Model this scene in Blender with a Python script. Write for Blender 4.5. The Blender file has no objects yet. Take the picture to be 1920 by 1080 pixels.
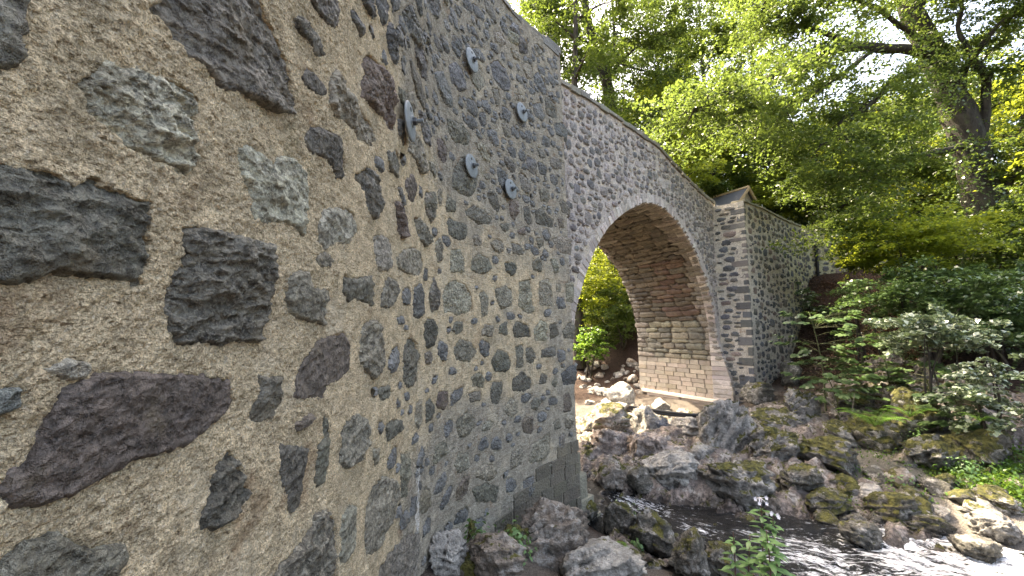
import bpy, bmesh, math, random
import numpy as np
from mathutils import Vector

random.seed(7)
RNG = np.random.default_rng(7)
SC = bpy.context.scene
COL = SC.collection

# ------------------------------------------------------------------ camera, sky, sun, exposure
FPX, PITCH = 750.0, math.radians(6.0)          # focal length in pixels of a 1920 wide frame, upward tilt
cam_data = bpy.data.cameras.new('camera')
cam_data.sensor_width = 36.0
cam_data.lens = 36.0 * FPX / 1920.0
cam_data.clip_start = 0.05
cam_data.clip_end = 2000.0
cam = bpy.data.objects.new('camera', cam_data)
COL.objects.link(cam)
cam.location = (0, 0, 0)
cam.rotation_euler = (math.radians(90) + PITCH, 0, 0)
SC.camera = cam

SUN = Vector((-0.42, 0.50, 1.05)).normalized()
SUN_EL = math.asin(SUN.z)
SUN_AZ = math.atan2(SUN.x, SUN.y)
world = bpy.data.worlds.new('World')
SC.world = world
world.use_nodes = True
wn = world.node_tree
bg = wn.nodes['Background']
sky = wn.nodes.new('ShaderNodeTexSky')
sky.sky_type = 'NISHITA'
sky.sun_disc = False
sky.sun_elevation = SUN_EL
sky.sun_rotation = SUN_AZ
sky.air_density = 1.0
sky.dust_density = 7.0
sky.ozone_density = 1.0
wn.links.new(sky.outputs[0], bg.inputs[0])
bg.inputs[1].default_value = 0.15

sd = bpy.data.lights.new('sun', 'SUN')
sd.energy = 3.8
sd.angle = math.radians(0.6)
sd.color = (1.0, 0.93, 0.80)
so = bpy.data.objects.new('sun', sd)
COL.objects.link(so)
so.rotation_euler = (-SUN).to_track_quat('-Z', 'Y').to_euler()
so['kind'] = 'helper'

SC.view_settings.view_transform = 'Standard'
SC.view_settings.look = 'None'
SC.view_settings.gamma = 1.0
SC.view_settings.exposure = 2.9
SC.view_settings.use_curve_mapping = False
SC.view_settings.use_white_balance = True      # the photograph is balanced for the shade
SC.view_settings.white_balance_temperature = 7600
SC.cycles.max_bounces = 6
SC.cycles.diffuse_bounces = 4
SC.cycles.glossy_bounces = 3
SC.cycles.transmission_bounces = 4
SC.cycles.transparent_max_bounces = 8
SC.cycles.sample_clamp_indirect = 6.0
SC.cycles.use_denoising = True

# ------------------------------------------------------------------ geometry of the view, used to measure the place
CP, SP = math.cos(PITCH), math.sin(PITCH)
def ray(x, y):
    cx, cy = (x - 960) / FPX, (540 - y) / FPX
    return np.array([cx, CP - cy * SP, SP + cy * CP])
def at(x, y, Y):
    r = ray(x, y)
    return r * (Y / r[1])
def px_at(Y, z=0.0):
    return (Y * CP + z * SP) / FPX              # metres per pixel at that distance

# ------------------------------------------------------------------ noise
def _hash(ix, iy, iz, seed):
    h = (ix.astype(np.uint32) * np.uint32(374761393) + iy.astype(np.uint32) * np.uint32(668265263)
         + iz.astype(np.uint32) * np.uint32(2246822519) + np.uint32((seed * 3266489917) & 0xffffffff))
    h = (h ^ (h >> np.uint32(13))) * np.uint32(1274126177)
    h = (h ^ (h >> np.uint32(16))) * np.uint32(2654435761)
    h = h ^ (h >> np.uint32(15))
    return h.astype(np.float64) / 4294967295.0 * 2 - 1
def vnoise(P, seed=0):
    P = np.asarray(P, float)
    I = np.floor(P).astype(np.int64)
    f = P - I
    f = f * f * f * (f * (f * 6 - 15) + 10)
    r = 0
    for dx in (0, 1):
        wx = f[:, 0] if dx else 1 - f[:, 0]
        for dy in (0, 1):
            wy = f[:, 1] if dy else 1 - f[:, 1]
            for dz in (0, 1):
                wz = f[:, 2] if dz else 1 - f[:, 2]
                r = r + wx * wy * wz * _hash(I[:, 0] + dx, I[:, 1] + dy, I[:, 2] + dz, seed)
    return r
def fbm(P, scale, octaves=4, seed=0, gain=0.5):
    P = np.asarray(P, float)
    if P.shape[1] == 2:
        P = np.column_stack([P, np.full(len(P), 0.37)])
    a, t, s = 1.0, 0.0, scale
    out = np.zeros(len(P))
    for k in range(octaves):
        out += a * vnoise(P * s + 17.3 * k, seed + k)
        t += a
        a *= gain
        s *= 2.03
    return out / t
def ridged(P, scale, octaves=3, seed=0):
    P = np.asarray(P, float)
    if P.shape[1] == 2:
        P = np.column_stack([P, np.full(len(P), 0.37)])
    a, t, s = 1.0, 0.0, scale
    out = np.zeros(len(P))
    for k in range(octaves):
        out += a * (1 - 2 * np.abs(vnoise(P * s + 9.1 * k, seed + k)))
        t += a
        a *= 0.5
        s *= 2.1
    return out / t
def sstep(a, b, x):
    t = np.clip((x - a) / (b - a), 0, 1)
    return t * t * (3 - 2 * t)

# ------------------------------------------------------------------ mesh helpers
def mesh_np(name, V, F, mat=None, smooth=True, attrs=None):
    """V (n,3), F (m,k) with k = 3 or 4 corners"""
    V = np.asarray(V, np.float32); F = np.asarray(F, np.int32)
    me = bpy.data.meshes.new(name)
    me.vertices.add(len(V)); me.vertices.foreach_set('co', V.ravel())
    k = F.shape[1]
    me.loops.add(F.size); me.loops.foreach_set('vertex_index', F.ravel())
    me.polygons.add(len(F))
    me.polygons.foreach_set('loop_start', np.arange(0, F.size, k, dtype=np.int32))
    me.polygons.foreach_set('loop_total', np.full(len(F), k, np.int32))
    if smooth:
        me.polygons.foreach_set('use_smooth', np.ones(len(F), bool))
    if attrs:
        for an, vals in attrs.items():
            a = me.attributes.new(an, 'FLOAT', 'POINT')
            a.data.foreach_set('value', np.asarray(vals, np.float32))
    me.update(calc_edges=True)
    if mat:
        me.materials.append(mat)
    return me
def link(name, me, parent=None, loc=(0, 0, 0), color=None):
    o = bpy.data.objects.new(name, me)
    COL.objects.link(o)
    o.location = loc
    if parent is not None:
        o.parent = parent
    if color is not None:
        o.color = color
    return o
def tag(o, label=None, cat=None, group=None, kind=None):
    if label: o['label'] = label
    if cat: o['category'] = cat
    if group: o['group'] = group
    if kind: o['kind'] = kind
    return o
def empty(name, loc=(0, 0, 0), label=None, cat=None, group=None):
    o = bpy.data.objects.new(name, None)
    COL.objects.link(o)
    o.location = loc
    o.empty_display_size = 0.1
    return tag(o, label, cat, group)
def child(name, me, root, color=None):
    """a part whose mesh is written in world coordinates, under an Empty that may stand anywhere"""
    o = link(name, me, root, color=color)
    o.location = -Vector(root.location)
    return o
def grid_faces(nu, nv, off=0):
    i = np.arange(nu - 1)[:, None] * nv + np.arange(nv - 1)[None, :]
    i = i.ravel() + off
    return np.column_stack([i, i + nv, i + nv + 1, i + 1])
class MB:
    """collects quads / triangles as loose polygons"""
    def __init__(s): s.V = []; s.F = []; s.n = 0
    def add(s, V, F):
        s.V.append(np.asarray(V, float)); F = np.asarray(F, int) + s.n
        s.F.append(F); s.n += len(V)
    def mesh(s, name, mat, smooth=True, attrs=None):
        V = np.vstack(s.V)
        F = np.vstack([np.column_stack([f, f[:, -1]]) if f.shape[1] == 3 else f for f in s.F])
        tri = F[:, 2] == F[:, 3]
        if tri.all():
            return mesh_np(name, V, F[:, :3], mat, smooth, attrs)
        if not tri.any():
            return mesh_np(name, V, F, mat, smooth, attrs)
        T = np.vstack([F[tri][:, :3], F[~tri][:, [0, 1, 2]], F[~tri][:, [0, 2, 3]]])
        return mesh_np(name, V, T, mat, smooth, attrs)
def tube(mb, pts, rad, n=8, rough=0.0, seed=0):
    P = np.asarray(pts, float); R = np.asarray(rad, float)
    T = np.gradient(P, axis=0); T /= np.linalg.norm(T, axis=1)[:, None] + 1e-9
    up = np.array([0.31, 0.22, 0.92])
    A = np.cross(T, up); A /= np.linalg.norm(A, axis=1)[:, None] + 1e-9
    B = np.cross(T, A)
    th = np.linspace(0, 2 * np.pi, n, endpoint=False)
    V = (P[:, None, :] + R[:, None, None] * (np.cos(th)[None, :, None] * A[:, None, :] + np.sin(th)[None, :, None] * B[:, None, :]))
    if rough:
        U = V.reshape(-1, 3)
        d = (V - P[:, None, :]).reshape(-1, 3)
        V = (U + d * (rough * fbm(U, 3.0, 4, seed))[:, None]).reshape(V.shape)
    m = len(P)
    i = np.arange(m - 1)[:, None] * n + np.arange(n)[None, :]
    j = np.arange(m - 1)[:, None] * n + (np.arange(n)[None, :] + 1) % n
    F = np.column_stack([i.ravel(), j.ravel(), (j + n).ravel(), (i + n).ravel()])
    mb.add(V.reshape(-1, 3), F)
def smooth_path(pts, n):
    P = np.asarray(pts, float)
    if len(P) < 3:
        t = np.linspace(0, 1, n)[:, None]
        return P[0] * (1 - t) + P[-1] * t
    Q = np.vstack([2 * P[0] - P[1], P, 2 * P[-1] - P[-2]])
    out = []
    for u in np.linspace(0, len(P) - 1 - 1e-6, n):
        k = int(u); t = u - k
        a, b, c, d = Q[k], Q[k + 1], Q[k + 2], Q[k + 3]
        out.append(0.5 * (2 * b + (c - a) * t + (2 * a - 5 * b + 4 * c - d) * t * t + (3 * b - a - 3 * c + d) * t ** 3))
    return np.array(out)
def box_mesh(name, sx, sy, sz, mat, bevel=0.01, seed=0, jit=0.0):
    bm = bmesh.new()
    bmesh.ops.create_cube(bm, size=1.0)
    for v in bm.verts:
        v.co = Vector((v.co.x * sx, v.co.y * sy, v.co.z * sz))
    if bevel:
        bmesh.ops.bevel(bm, geom=list(bm.edges), offset=bevel, segments=1, affect='EDGES', profile=0.6)
    if jit:
        r = random.Random(seed)
        for v in bm.verts:
            v.co += Vector((r.uniform(-jit, jit), r.uniform(-jit, jit), r.uniform(-jit, jit)))
    me = bpy.data.meshes.new(name)
    bm.to_mesh(me); bm.free()
    me.materials.append(mat)
    return me

# ------------------------------------------------------------------ materials
class NT:
    def __init__(s, name):
        s.m = bpy.data.materials.new(name); s.m.use_nodes = True
        s.t = s.m.node_tree
        s.b = s.t.nodes['Principled BSDF']; s.out = s.t.nodes['Material Output']
        s.geo = s.t.nodes.new('ShaderNodeNewGeometry')
        s.pos = s.geo.outputs['Position']
    def n(s, typ, **kw):
        nd = s.t.nodes.new('ShaderNode' + typ)
        for k, v in kw.items(): setattr(nd, k, v)
        return nd
    def l(s, a, b): s.t.links.new(a, b)
    def val(s, sock, v):
        if isinstance(v, (int, float)): sock.default_value = v
        elif isinstance(v, tuple): sock.default_value = v if len(v) == len(sock.default_value) else v + (1.0,)
        else: s.l(v, sock)
    def noise(s, scale, detail=4, rough=0.55, vec=None, dist=0.0):
        nd = s.n('TexNoise'); nd.inputs['Scale'].default_value = scale
        nd.inputs['Detail'].default_value = detail; nd.inputs['Roughness'].default_value = rough
        nd.inputs['Distortion'].default_value = dist
        s.l(vec or s.pos, nd.inputs['Vector'])
        return nd.outputs['Fac']
    def voro(s, scale, feature='F1', vec=None, out='Distance'):
        nd = s.n('TexVoronoi', feature=feature); nd.inputs['Scale'].default_value = scale
        s.l(vec or s.pos, nd.inputs['Vector'])
        return nd.outputs[out]
    def ramp(s, fac, a, b, lo=0.0, hi=1.0):
        nd = s.n('MapRange', clamp=True, interpolation_type='SMOOTHSTEP')
        s.l(fac, nd.inputs[0])
        nd.inputs[1].default_value = a; nd.inputs[2].default_value = b
        nd.inputs[3].default_value = lo; nd.inputs[4].default_value = hi
        return nd.outputs[0]
    def math(s, op, a, b=0.0):
        nd = s.n('Math', operation=op)
        s.val(nd.inputs[0], a); s.val(nd.inputs[1], b)
        return nd.outputs[0]
    def mix(s, fac, a, b, mode='MIX'):
        nd = s.n('Mix', data_type='RGBA', blend_type=mode)
        s.val(nd.inputs[0], fac); s.val(nd.inputs[6], a); s.val(nd.inputs[7], b)
        return nd.outputs[2]
    def scale(s, col, fac):
        nd = s.n('VectorMath', operation='SCALE')
        s.val(nd.inputs[0], col if not isinstance(col, tuple) else tuple(col[:3])); s.val(nd.inputs[3], fac)
        return nd.outputs[0]
    def attr(s, name):
        nd = s.n('Attribute', attribute_name=name); return nd.outputs['Fac']
    def objcol(s):
        nd = s.n('ObjectInfo'); return nd.outputs['Color'], nd.outputs['Alpha'], nd.outputs['Random']
    def stretch(s, sx, sy, sz, rot=(0, 0, 0)):
        nd = s.n('Mapping'); s.l(s.pos, nd.inputs[0])
        nd.inputs['Rotation'].default_value = rot; nd.inputs['Scale'].default_value = (sx, sy, sz)
        return nd.outputs[0]
    def bump(s, h, strength, dist, normal=None):
        nd = s.n('Bump'); nd.inputs['Strength'].default_value = strength; nd.inputs['Distance'].default_value = dist
        s.l(h, nd.inputs['Height'])
        if normal: s.l(normal, nd.inputs['Normal'])
        return nd.outputs[0]
    def done(s, col=None, rough=None, normal=None, spec=None):
        if col is not None: s.val(s.b.inputs['Base Color'], col)
        if rough is not None: s.val(s.b.inputs['Roughness'], rough)
        if normal is not None: s.l(normal, s.b.inputs['Normal'])
        if spec is not None: s.val(s.b.inputs['Specular IOR Level'], spec)
        return s.m

def mat_mortar(name, tan, grey, grain=170.0):
    m = NT(name)
    dirt = m.attr('dirt')
    big = m.noise(1.7, 4); mid = m.noise(11, 4); fine = m.noise(grain, 3, 0.65); speck = m.noise(grain * 0.45, 2, 0.6)
    c = m.mix(m.ramp(m.math('ADD', dirt, m.math('MULTIPLY', m.math('SUBTRACT', big, 0.5), 1.1)), 0.25, 0.75), tan, grey)
    c = m.scale(c, m.ramp(mid, 0.25, 0.75, 0.72, 1.22))
    c = m.scale(c, m.ramp(fine, 0.28, 0.72, 0.55, 1.42))
    c = m.mix(m.ramp(speck, 0.58, 0.72, 0, 0.6), c, (0.66, 0.60, 0.48))
    c = m.mix(m.ramp(speck, 0.40, 0.27, 0, 0.75), c, (0.11, 0.08, 0.05))
    c = m.mix(m.ramp(m.noise(4.3, 6, 0.7), 0.58, 0.76, 0, 0.5), c, (0.17, 0.155, 0.12))
    c = m.mix(m.ramp(m.noise(2.6, 5, 0.7), 0.56, 0.70, 0, 0.5), c, (0.30, 0.19, 0.11))
    c = m.mix(m.ramp(m.noise(1.9, 6, 0.7), 0.54, 0.66, 0, 0.55), c, (0.66, 0.58, 0.43))
    c = m.mix(m.ramp(m.noise(1.0, 6, 0.7, m.stretch(5, 5, 0.9)), 0.56, 0.72, 0, 0.4), c, (0.21, 0.185, 0.12))
    c = m.mix(m.ramp(m.noise(2.2, 7, 0.75), 0.40, 0.30, 0, 0.6), c, (0.20, 0.185, 0.11))
    lime = m.attr('lime')
    c = m.mix(m.ramp(m.math('MULTIPLY', lime, m.ramp(m.noise(1.0, 4, 0.7, m.stretch(45, 45, 6)), 0.35, 0.65)), 0.2, 0.7), c, (0.75, 0.75, 0.72))
    b = m.bump(fine, 1.0, 0.012)
    b = m.bump(m.noise(grain * 0.4, 4, 0.65), 1.0, 0.025, b)
    b = m.bump(m.noise(22, 4, 0.6), 0.6, 0.03, b)
    b = m.bump(m.noise(1.0, 4, 0.6, m.stretch(8, 8, 34, (0.35, 0.0, 0.0))), 0.5, 0.03, b)
    return m.done(c, 0.95, b, 0.15)
def mat_stone(name, fine=120.0, bumpk=1.0):
    m = NT(name)
    oc, oa, orr = m.objcol()
    isl = m.geo.outputs['Random Per Island']
    big = m.noise(7, 5, 0.6); mid = m.noise(38, 5, 0.65); fi = m.noise(fine, 3, 0.7)
    c = m.scale(oc, m.ramp(big, 0.25, 0.75, 0.55, 1.5))
    c = m.scale(c, m.ramp(isl, 0, 1, 0.75, 1.3))
    c = m.scale(c, m.ramp(mid, 0.32, 0.68, 0.45, 1.6))
    pale = m.scale(oc, 2.7)
    c = m.mix(m.ramp(fi, 0.51, 0.68, 0, 0.6), c, pale)
    c = m.mix(m.ramp(fi, 0.42, 0.28, 0, 0.7), c, (0.02, 0.02, 0.02))
    c = m.mix(m.ramp(m.noise(5.0, 4, 0.6), 0.56, 0.72, 0, 0.5), c, (0.21, 0.17, 0.105))
    # edges that stand out are pale: chips, and highlights painted into the colour
    c = m.mix(m.ramp(m.geo.outputs['Pointiness'], 0.515, 0.60, 0, 0.55), c, pale)
    c = m.mix(m.math('MULTIPLY', m.ramp(m.noise(1.0, 5, 0.75, m.stretch(14, 14, 30, (0.5, 0.4, 0.3))), 0.50, 0.66, 0, 1.0), m.ramp(orr, 0, 1, 0.1, 0.9)), c, pale)
    c = m.mix(m.math('MULTIPLY', m.ramp(m.noise(3.0, 5, 0.7), 0.48, 0.62), m.ramp(m.math('FRACT', m.math('MULTIPLY', orr, 7.3)), 0.3, 1.0, 0, 0.5)), c, (0.22, 0.19, 0.13))
    b = m.bump(fi, 1.0 * bumpk, 0.010)
    b = m.bump(mid, 1.0 * bumpk, 0.035, b)
    b = m.bump(m.voro(30, 'F1'), 0.6 * bumpk, 0.03, b)
    return m.done(c, m.ramp(mid, 0.3, 0.7, 0.5, 0.8), b, 0.45)
def mat_rock(name):
    m = NT(name)
    oc, oa, orr = m.objcol()
    sepn = m.n('SeparateXYZ'); m.l(m.geo.outputs['Normal'], sepn.inputs[0])
    sepp = m.n('SeparateXYZ'); m.l(m.pos, sepp.inputs[0])
    big = m.noise(2.4, 5, 0.6); mid = m.noise(12, 5, 0.65); fi = m.noise(60, 4, 0.7)
    c = m.scale(oc, m.ramp(big, 0.25, 0.75, 0.6, 1.4))
    c = m.scale(c, m.ramp(mid, 0.3, 0.7, 0.65, 1.35))
    c = m.mix(m.ramp(m.noise(4, 8, 0.78), 0.50, 0.62, 0, 0.8), c, (0.56, 0.53, 0.48))
    c = m.mix(m.ramp(m.noise(6.5, 7, 0.75), 0.44, 0.34, 0, 0.8), c, (0.045, 0.042, 0.036))
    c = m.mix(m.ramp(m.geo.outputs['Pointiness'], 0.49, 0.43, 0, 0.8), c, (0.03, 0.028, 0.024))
    c = m.mix(m.ramp(fi, 0.35, 0.22, 0, 0.7), c, (0.05, 0.045, 0.04))
    wet = m.ramp(m.math('ADD', sepp.outputs[2], m.math('MULTIPLY', m.math('SUBTRACT', mid, 0.5), 0.5)), -3.27, -3.10, 0.32, 1.0)
    c = m.scale(c, wet)
    # moss grows on the upward faces, in patches; the object's alpha says how much
    mz = m.math('ADD', m.math('MULTIPLY', sepn.outputs[2], 0.55), m.math('MULTIPLY', m.math('SUBTRACT', m.noise(3.6, 7, 0.72), 0.5), 2.6))
    mz = m.math('ADD', mz, m.math('MULTIPLY', m.math('SUBTRACT', oa, 0.68), 1.3))
    mf = m.ramp(mz, 0.30, 0.44)
    mc = m.mix(m.ramp(m.noise(9, 4), 0.3, 0.7), (0.035, 0.04, 0.012), (0.20, 0.19, 0.045))
    mc = m.mix(m.ramp(fi, 0.3, 0.7), m.scale(mc, 0.5), mc)
    c = m.mix(mf, c, mc)
    b = m.bump(fi, 1.0, 0.03)
    b = m.bump(mid, 1.0, 0.09, b)
    rg = m.math('MULTIPLY', m.ramp(wet, 0.35, 1.0, 0.25, 0.85), 1.0)
    return m.done(c, rg, b, 0.4)
def mat_leaf(name, c0, c1, tr, trans=0.45, rough=0.4, spec=0.5):
    m = NT(name)
    t = m.attr('tint')
    c = m.mix(t, c0, c1)
    m.done(c, rough, None, spec)
    tl = m.n('BsdfTranslucent')
    m.l(m.mix(t, tuple(x * 0.6 for x in tr), tr), tl.inputs[0])
    mx = m.n('MixShader'); mx.inputs[0].default_value = trans
    m.l(m.b.outputs[0], mx.inputs[1]); m.l(tl.outputs[0], mx.inputs[2])
    m.l(mx.outputs[0], m.out.inputs['Surface'])
    return m.m
def mat_bark(name, base):
    m = NT(name)
    v = m.stretch(9, 9, 2.2)
    n1 = m.noise(1.0, 5, 0.65, v); n2 = m.noise(3.5, 4)
    c = m.scale(base, m.ramp(n1, 0.25, 0.75, 0.45, 1.5))
    c = m.mix(m.ramp(n2, 0.5, 0.7, 0, 0.55), c, (0.07, 0.085, 0.035))
    return m.done(c, 0.9, m.bump(n1, 0.9, 0.05), 0.2)
def mat_ground(name):
    m = NT(name)
    g = m.attr('gravel'); gr = m.attr('green')
    n1 = m.noise(1.2, 5); n2 = m.noise(14, 5, 0.7); n3 = m.noise(70, 3, 0.7)
    soil = m.mix(m.ramp(n2, 0.35, 0.65), (0.025, 0.017, 0.013), (0.085, 0.052, 0.038))
    soil = m.mix(m.ramp(n3, 0.60, 0.75, 0, 0.8), soil, (0.22, 0.14, 0.09))
    c = m.mix(g, soil, m.scale((0.30, 0.27, 0.23), m.ramp(n3, 0.25, 0.75, 0.35, 1.6)))
    c = m.mix(m.ramp(m.math('ADD', gr, m.math('SUBTRACT', n2, 0.5)), 0.35, 0.7), c, m.scale((0.06, 0.085, 0.02), m.ramp(n3, 0.3, 0.7, 0.5, 1.5)))
    b = m.bump(n3, 1.0, 0.05); b = m.bump(n2, 1.0, 0.14, b)
    return m.done(c, 0.95, b, 0.2)
def mat_water(name):
    m = NT(name)
    foam = m.attr('foam'); fl = m.attr('flow_u'); fv = m.attr('flow_v')
    cmb = m.n('CombineXYZ'); m.l(fl, cmb.inputs[0]); m.l(fv, cmb.inputs[1])
    def st(sx, sy):
        mp = m.n('Mapping'); m.l(cmb.outputs[0], mp.inputs[0]); mp.inputs['Scale'].default_value = (sx, sy, 1); return mp.outputs[0]
    w1 = m.noise(1.0, 5, 0.6, st(1.6, 4.5), 1.2); w2 = m.noise(1.0, 4, 0.65, st(9, 20), 0.8)
    f1 = m.noise(1.0, 6, 0.72, st(1.5, 4.6), 2.2); f2 = m.noise(1.0, 5, 0.75, st(8, 17), 1.2)
    ff = m.math('ADD', m.math('MULTIPLY', f1, 0.65), m.math('MULTIPLY', f2, 0.5))
    ff = m.math('ADD', ff, m.math('MULTIPLY', foam, 0.16))
    fm = m.ramp(ff, 0.645, 0.78)
    c = m.mix(fm, (0.004, 0.005, 0.006), (0.80, 0.82, 0.84))
    b = m.bump(w1, 1.0, 0.22); b = m.bump(w2, 1.0, 0.05, b)
    return m.done(c, m.ramp(fm, 0, 1, 0.05, 0.7), b, 0.35)
def mat_flat(name, col, rough=0.6, metal=0.0, var=0.25, sc=18.0):
    m = NT(name)
    n1 = m.noise(sc, 4)
    m.b.inputs['Metallic'].default_value = metal
    return m.done(m.scale(col, m.ramp(n1, 0.25, 0.75, 1 - var, 1 + var)), rough, m.bump(n1, 0.3, 0.01), 0.4)

M = {}
M['mortar_tan'] = mat_mortar('sand lime mortar', (0.68, 0.56, 0.375), (0.40, 0.365, 0.295))
M['mortar_pink'] = mat_mortar('pinkish lime mortar', (0.50, 0.45, 0.405), (0.43, 0.395, 0.365), 60)
M['mortar_yellow'] = mat_mortar('yellow grey lime mortar', (0.54, 0.495, 0.42), (0.52, 0.49, 0.31), 60)
M['stone'] = mat_stone('whinstone')
M['stone_far'] = mat_stone('whinstone rubble', 45.0, 0.7)
M['rock'] = mat_rock('river rock')
M['ground'] = mat_ground('woodland soil')
M['water'] = mat_water('river water')
M['bark'] = mat_bark('bark', (0.042, 0.037, 0.030))
M['bark_dark'] = mat_bark('dark bark', (0.05, 0.043, 0.036))
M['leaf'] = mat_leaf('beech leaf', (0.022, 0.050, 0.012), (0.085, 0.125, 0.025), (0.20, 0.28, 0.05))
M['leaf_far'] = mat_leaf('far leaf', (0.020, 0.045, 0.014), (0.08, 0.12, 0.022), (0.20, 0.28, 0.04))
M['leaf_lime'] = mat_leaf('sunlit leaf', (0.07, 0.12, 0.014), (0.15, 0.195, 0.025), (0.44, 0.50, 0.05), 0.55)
M['leaf_shrub'] = mat_leaf('shrub leaf', (0.045, 0.085, 0.03), (0.11, 0.17, 0.06), (0.14, 0.24, 0.05), 0.25, 0.28, 1.0)
M['leaf_sheen'] = mat_leaf('glossy leaf with painted sheen', (0.14, 0.19, 0.11), (0.30, 0.34, 0.24), (0.16, 0.24, 0.08), 0.2, 0.25, 1.0)  # paler base colour stands in for white sun shine on glossy leaves
M['leaf_fern'] = mat_leaf('fern leaf', (0.06, 0.14, 0.02), (0.12, 0.22, 0.03), (0.26, 0.42, 0.05), 0.4)
M['leaf_balsam'] = mat_leaf('balsam leaf', (0.09, 0.18, 0.06), (0.16, 0.28, 0.10), (0.25, 0.42, 0.10), 0.3)
M['steel'] = mat_flat('galvanised steel', (0.20, 0.225, 0.235), 0.55, 0.2, 0.2, 30)
M['steel_dark'] = mat_flat('dark steel', (0.10, 0.105, 0.11), 0.45, 0.7, 0.25, 60)
M['black'] = mat_flat('black rubber', (0.012, 0.012, 0.013), 0.5)
M['timber'] = mat_flat('pale timber', (0.50, 0.36, 0.20), 0.6)
M['render_wall'] = mat_flat('pale render', (0.50, 0.42, 0.30), 0.9)
M['slate'] = mat_flat('slate roof', (0.10, 0.105, 0.115), 0.6)
M['petal'] = mat_flat('white petal', (0.80, 0.76, 0.78), 0.6, 0, 0.06)
M['stem'] = mat_flat('plant stem', (0.09, 0.10, 0.04), 0.6)
M['stem_red'] = mat_flat('reddish stem', (0.12, 0.06, 0.05), 0.5)
M['twig'] = mat_flat('dead twig', (0.20, 0.17, 0.14), 0.9)

# ------------------------------------------------------------------ ground and river
WL = -3.30
CTRL = np.array([
 (0,0,-1.7),(-.8,3.7,-2.25),(-.8,2,-1.9),(-.3,4.6,-2.4),(.3,5.6,-2.75),(1.0,6.8,-3.05),(1.6,7.4,-3.5),(.6,5,-2.85),(1.5,5.5,-3.05),
 (2.3,5.4,-3.15),(2.7,6.2,-3.35),(1,3.5,-2.6),(2.5,3.8,-3.0),(3.6,4.6,-3.3),(2.5,1.5,-2.6),(5,2,-3.2),(9,0,-3.1),
 (2.3,7.4,-3.75),(3.5,6.8,-3.8),(5,6.2,-3.8),(6.5,5.5,-3.8),(8.5,4.6,-3.8),(12,3.2,-3.8),(18,1,-3.8),(1.5,8.7,-3.7),(.5,10.2,-3.7),(-1,12,-3.7),(-3.5,16,-3.7),(-7,24,-3.7),
 (2.3,9.0,-3.3),(3.6,8.1,-3.28),(5.2,7.6,-3.25),(6.7,6.9,-3.28),(8.2,6.2,-3.28),(11,5,-3.2),(16,3.2,-3.2),(1.3,11,-3.25),(0,13.5,-3.25),(-2,17.5,-3.2),
 (4.5,10,-3.05),(6,12,-2.95),(4,13,-3.05),(8.3,15.3,-2.9),(7,9.5,-2.9),(8.4,8.6,-2.8),(10,8,-2.65),(12,7,-2.5),(9.0,14,-2.45),(9.6,12,-2.35),
 (6,19,-2.9),(4,17,-3.1),(3,22,-2.9),(5.2,23,-2.4),
 (9.4,15.2,-2.2),(10.8,14.5,-1.9),(10.2,15.9,-2.15),(12.2,17.2,-1.7),(13.9,18.7,.1),(15.6,20.2,2.7),(13.2,15.3,-.4),(12,13.3,-1.3),(11.6,11,-1.8),(13.5,11.5,-.7),(15,12,-.2),(12.5,9,-2.0),
 (14,8.5,-1.6),(17,10,-.3),(17,7,-1.2),(20,6,-.8),(20,15,1.0),(22,22,5),(18,24,4),(30,20,8),(30,8,4),
 (8.5,22,.3),(8,19.8,-1.8),(7.0,25,.3),(6,27.5,.5),(10,24,2),(12,22,2.4),(12,30,5),(5,32,3),(0,30,.5),(-4,25,-2),(20,35,8),(0,45,6),(40,40,16),(-20,40,6),
 (-10,20,-1),(-10,10,-1),(-3,5,-2.0),(-6,5,-1.5),(-10,0,-1.5),(0,-10,-1.5),(10,-8,-2.5),(25,-8,0),(60,60,18),(-60,60,12),(60,-60,3),(-60,-60,3)], float)
_A = np.linalg.norm(CTRL[:, None, :2] - CTRL[None, :, :2], axis=2)
_n = len(CTRL)
_K = np.zeros((_n + 3, _n + 3)); _K[:_n, :_n] = _A + 0.02 * np.eye(_n)
_K[:_n, _n] = 1; _K[_n, :_n] = 1; _K[:_n, _n + 1:] = CTRL[:, :2]; _K[_n + 1:, :_n] = CTRL[:, :2].T
_w = np.linalg.solve(_K, np.concatenate([CTRL[:, 2], [0, 0, 0]]))
def terrain(XY):
    XY = np.atleast_2d(np.asarray(XY, float))
    out = np.empty(len(XY))
    for a in range(0, len(XY), 20000):
        q = XY[a:a + 20000]
        D = np.linalg.norm(q[:, None, :] - CTRL[None, :, :2], axis=2)
        out[a:a + 20000] = D @ _w[:_n] + _w[_n] + q @ _w[_n + 1:]
    r = np.hypot(XY[:, 0] - 8, XY[:, 1] - 12)
    k = sstep(50, 90, r)
    out = out * (1 - k) + 12.0 * k
    return out + 0.05 * fbm(XY, 1.3, 4, 3) + 0.02 * fbm(XY, 6.0, 3, 9)
def tz(x, y): return float(terrain([[x, y]])[0])
def ground_hit(px, py, lift=0.0):
    r = ray(px, py)
    Y = np.arange(3.0, 60.0, 0.06)
    P = r[None, :] * (Y / r[1])[:, None]
    z = np.maximum(terrain(P[:, :2]), WL) + lift
    k = np.argmax(P[:, 2] < z)
    return P[k] if (P[:, 2] < z).any() else P[-1]

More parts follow.
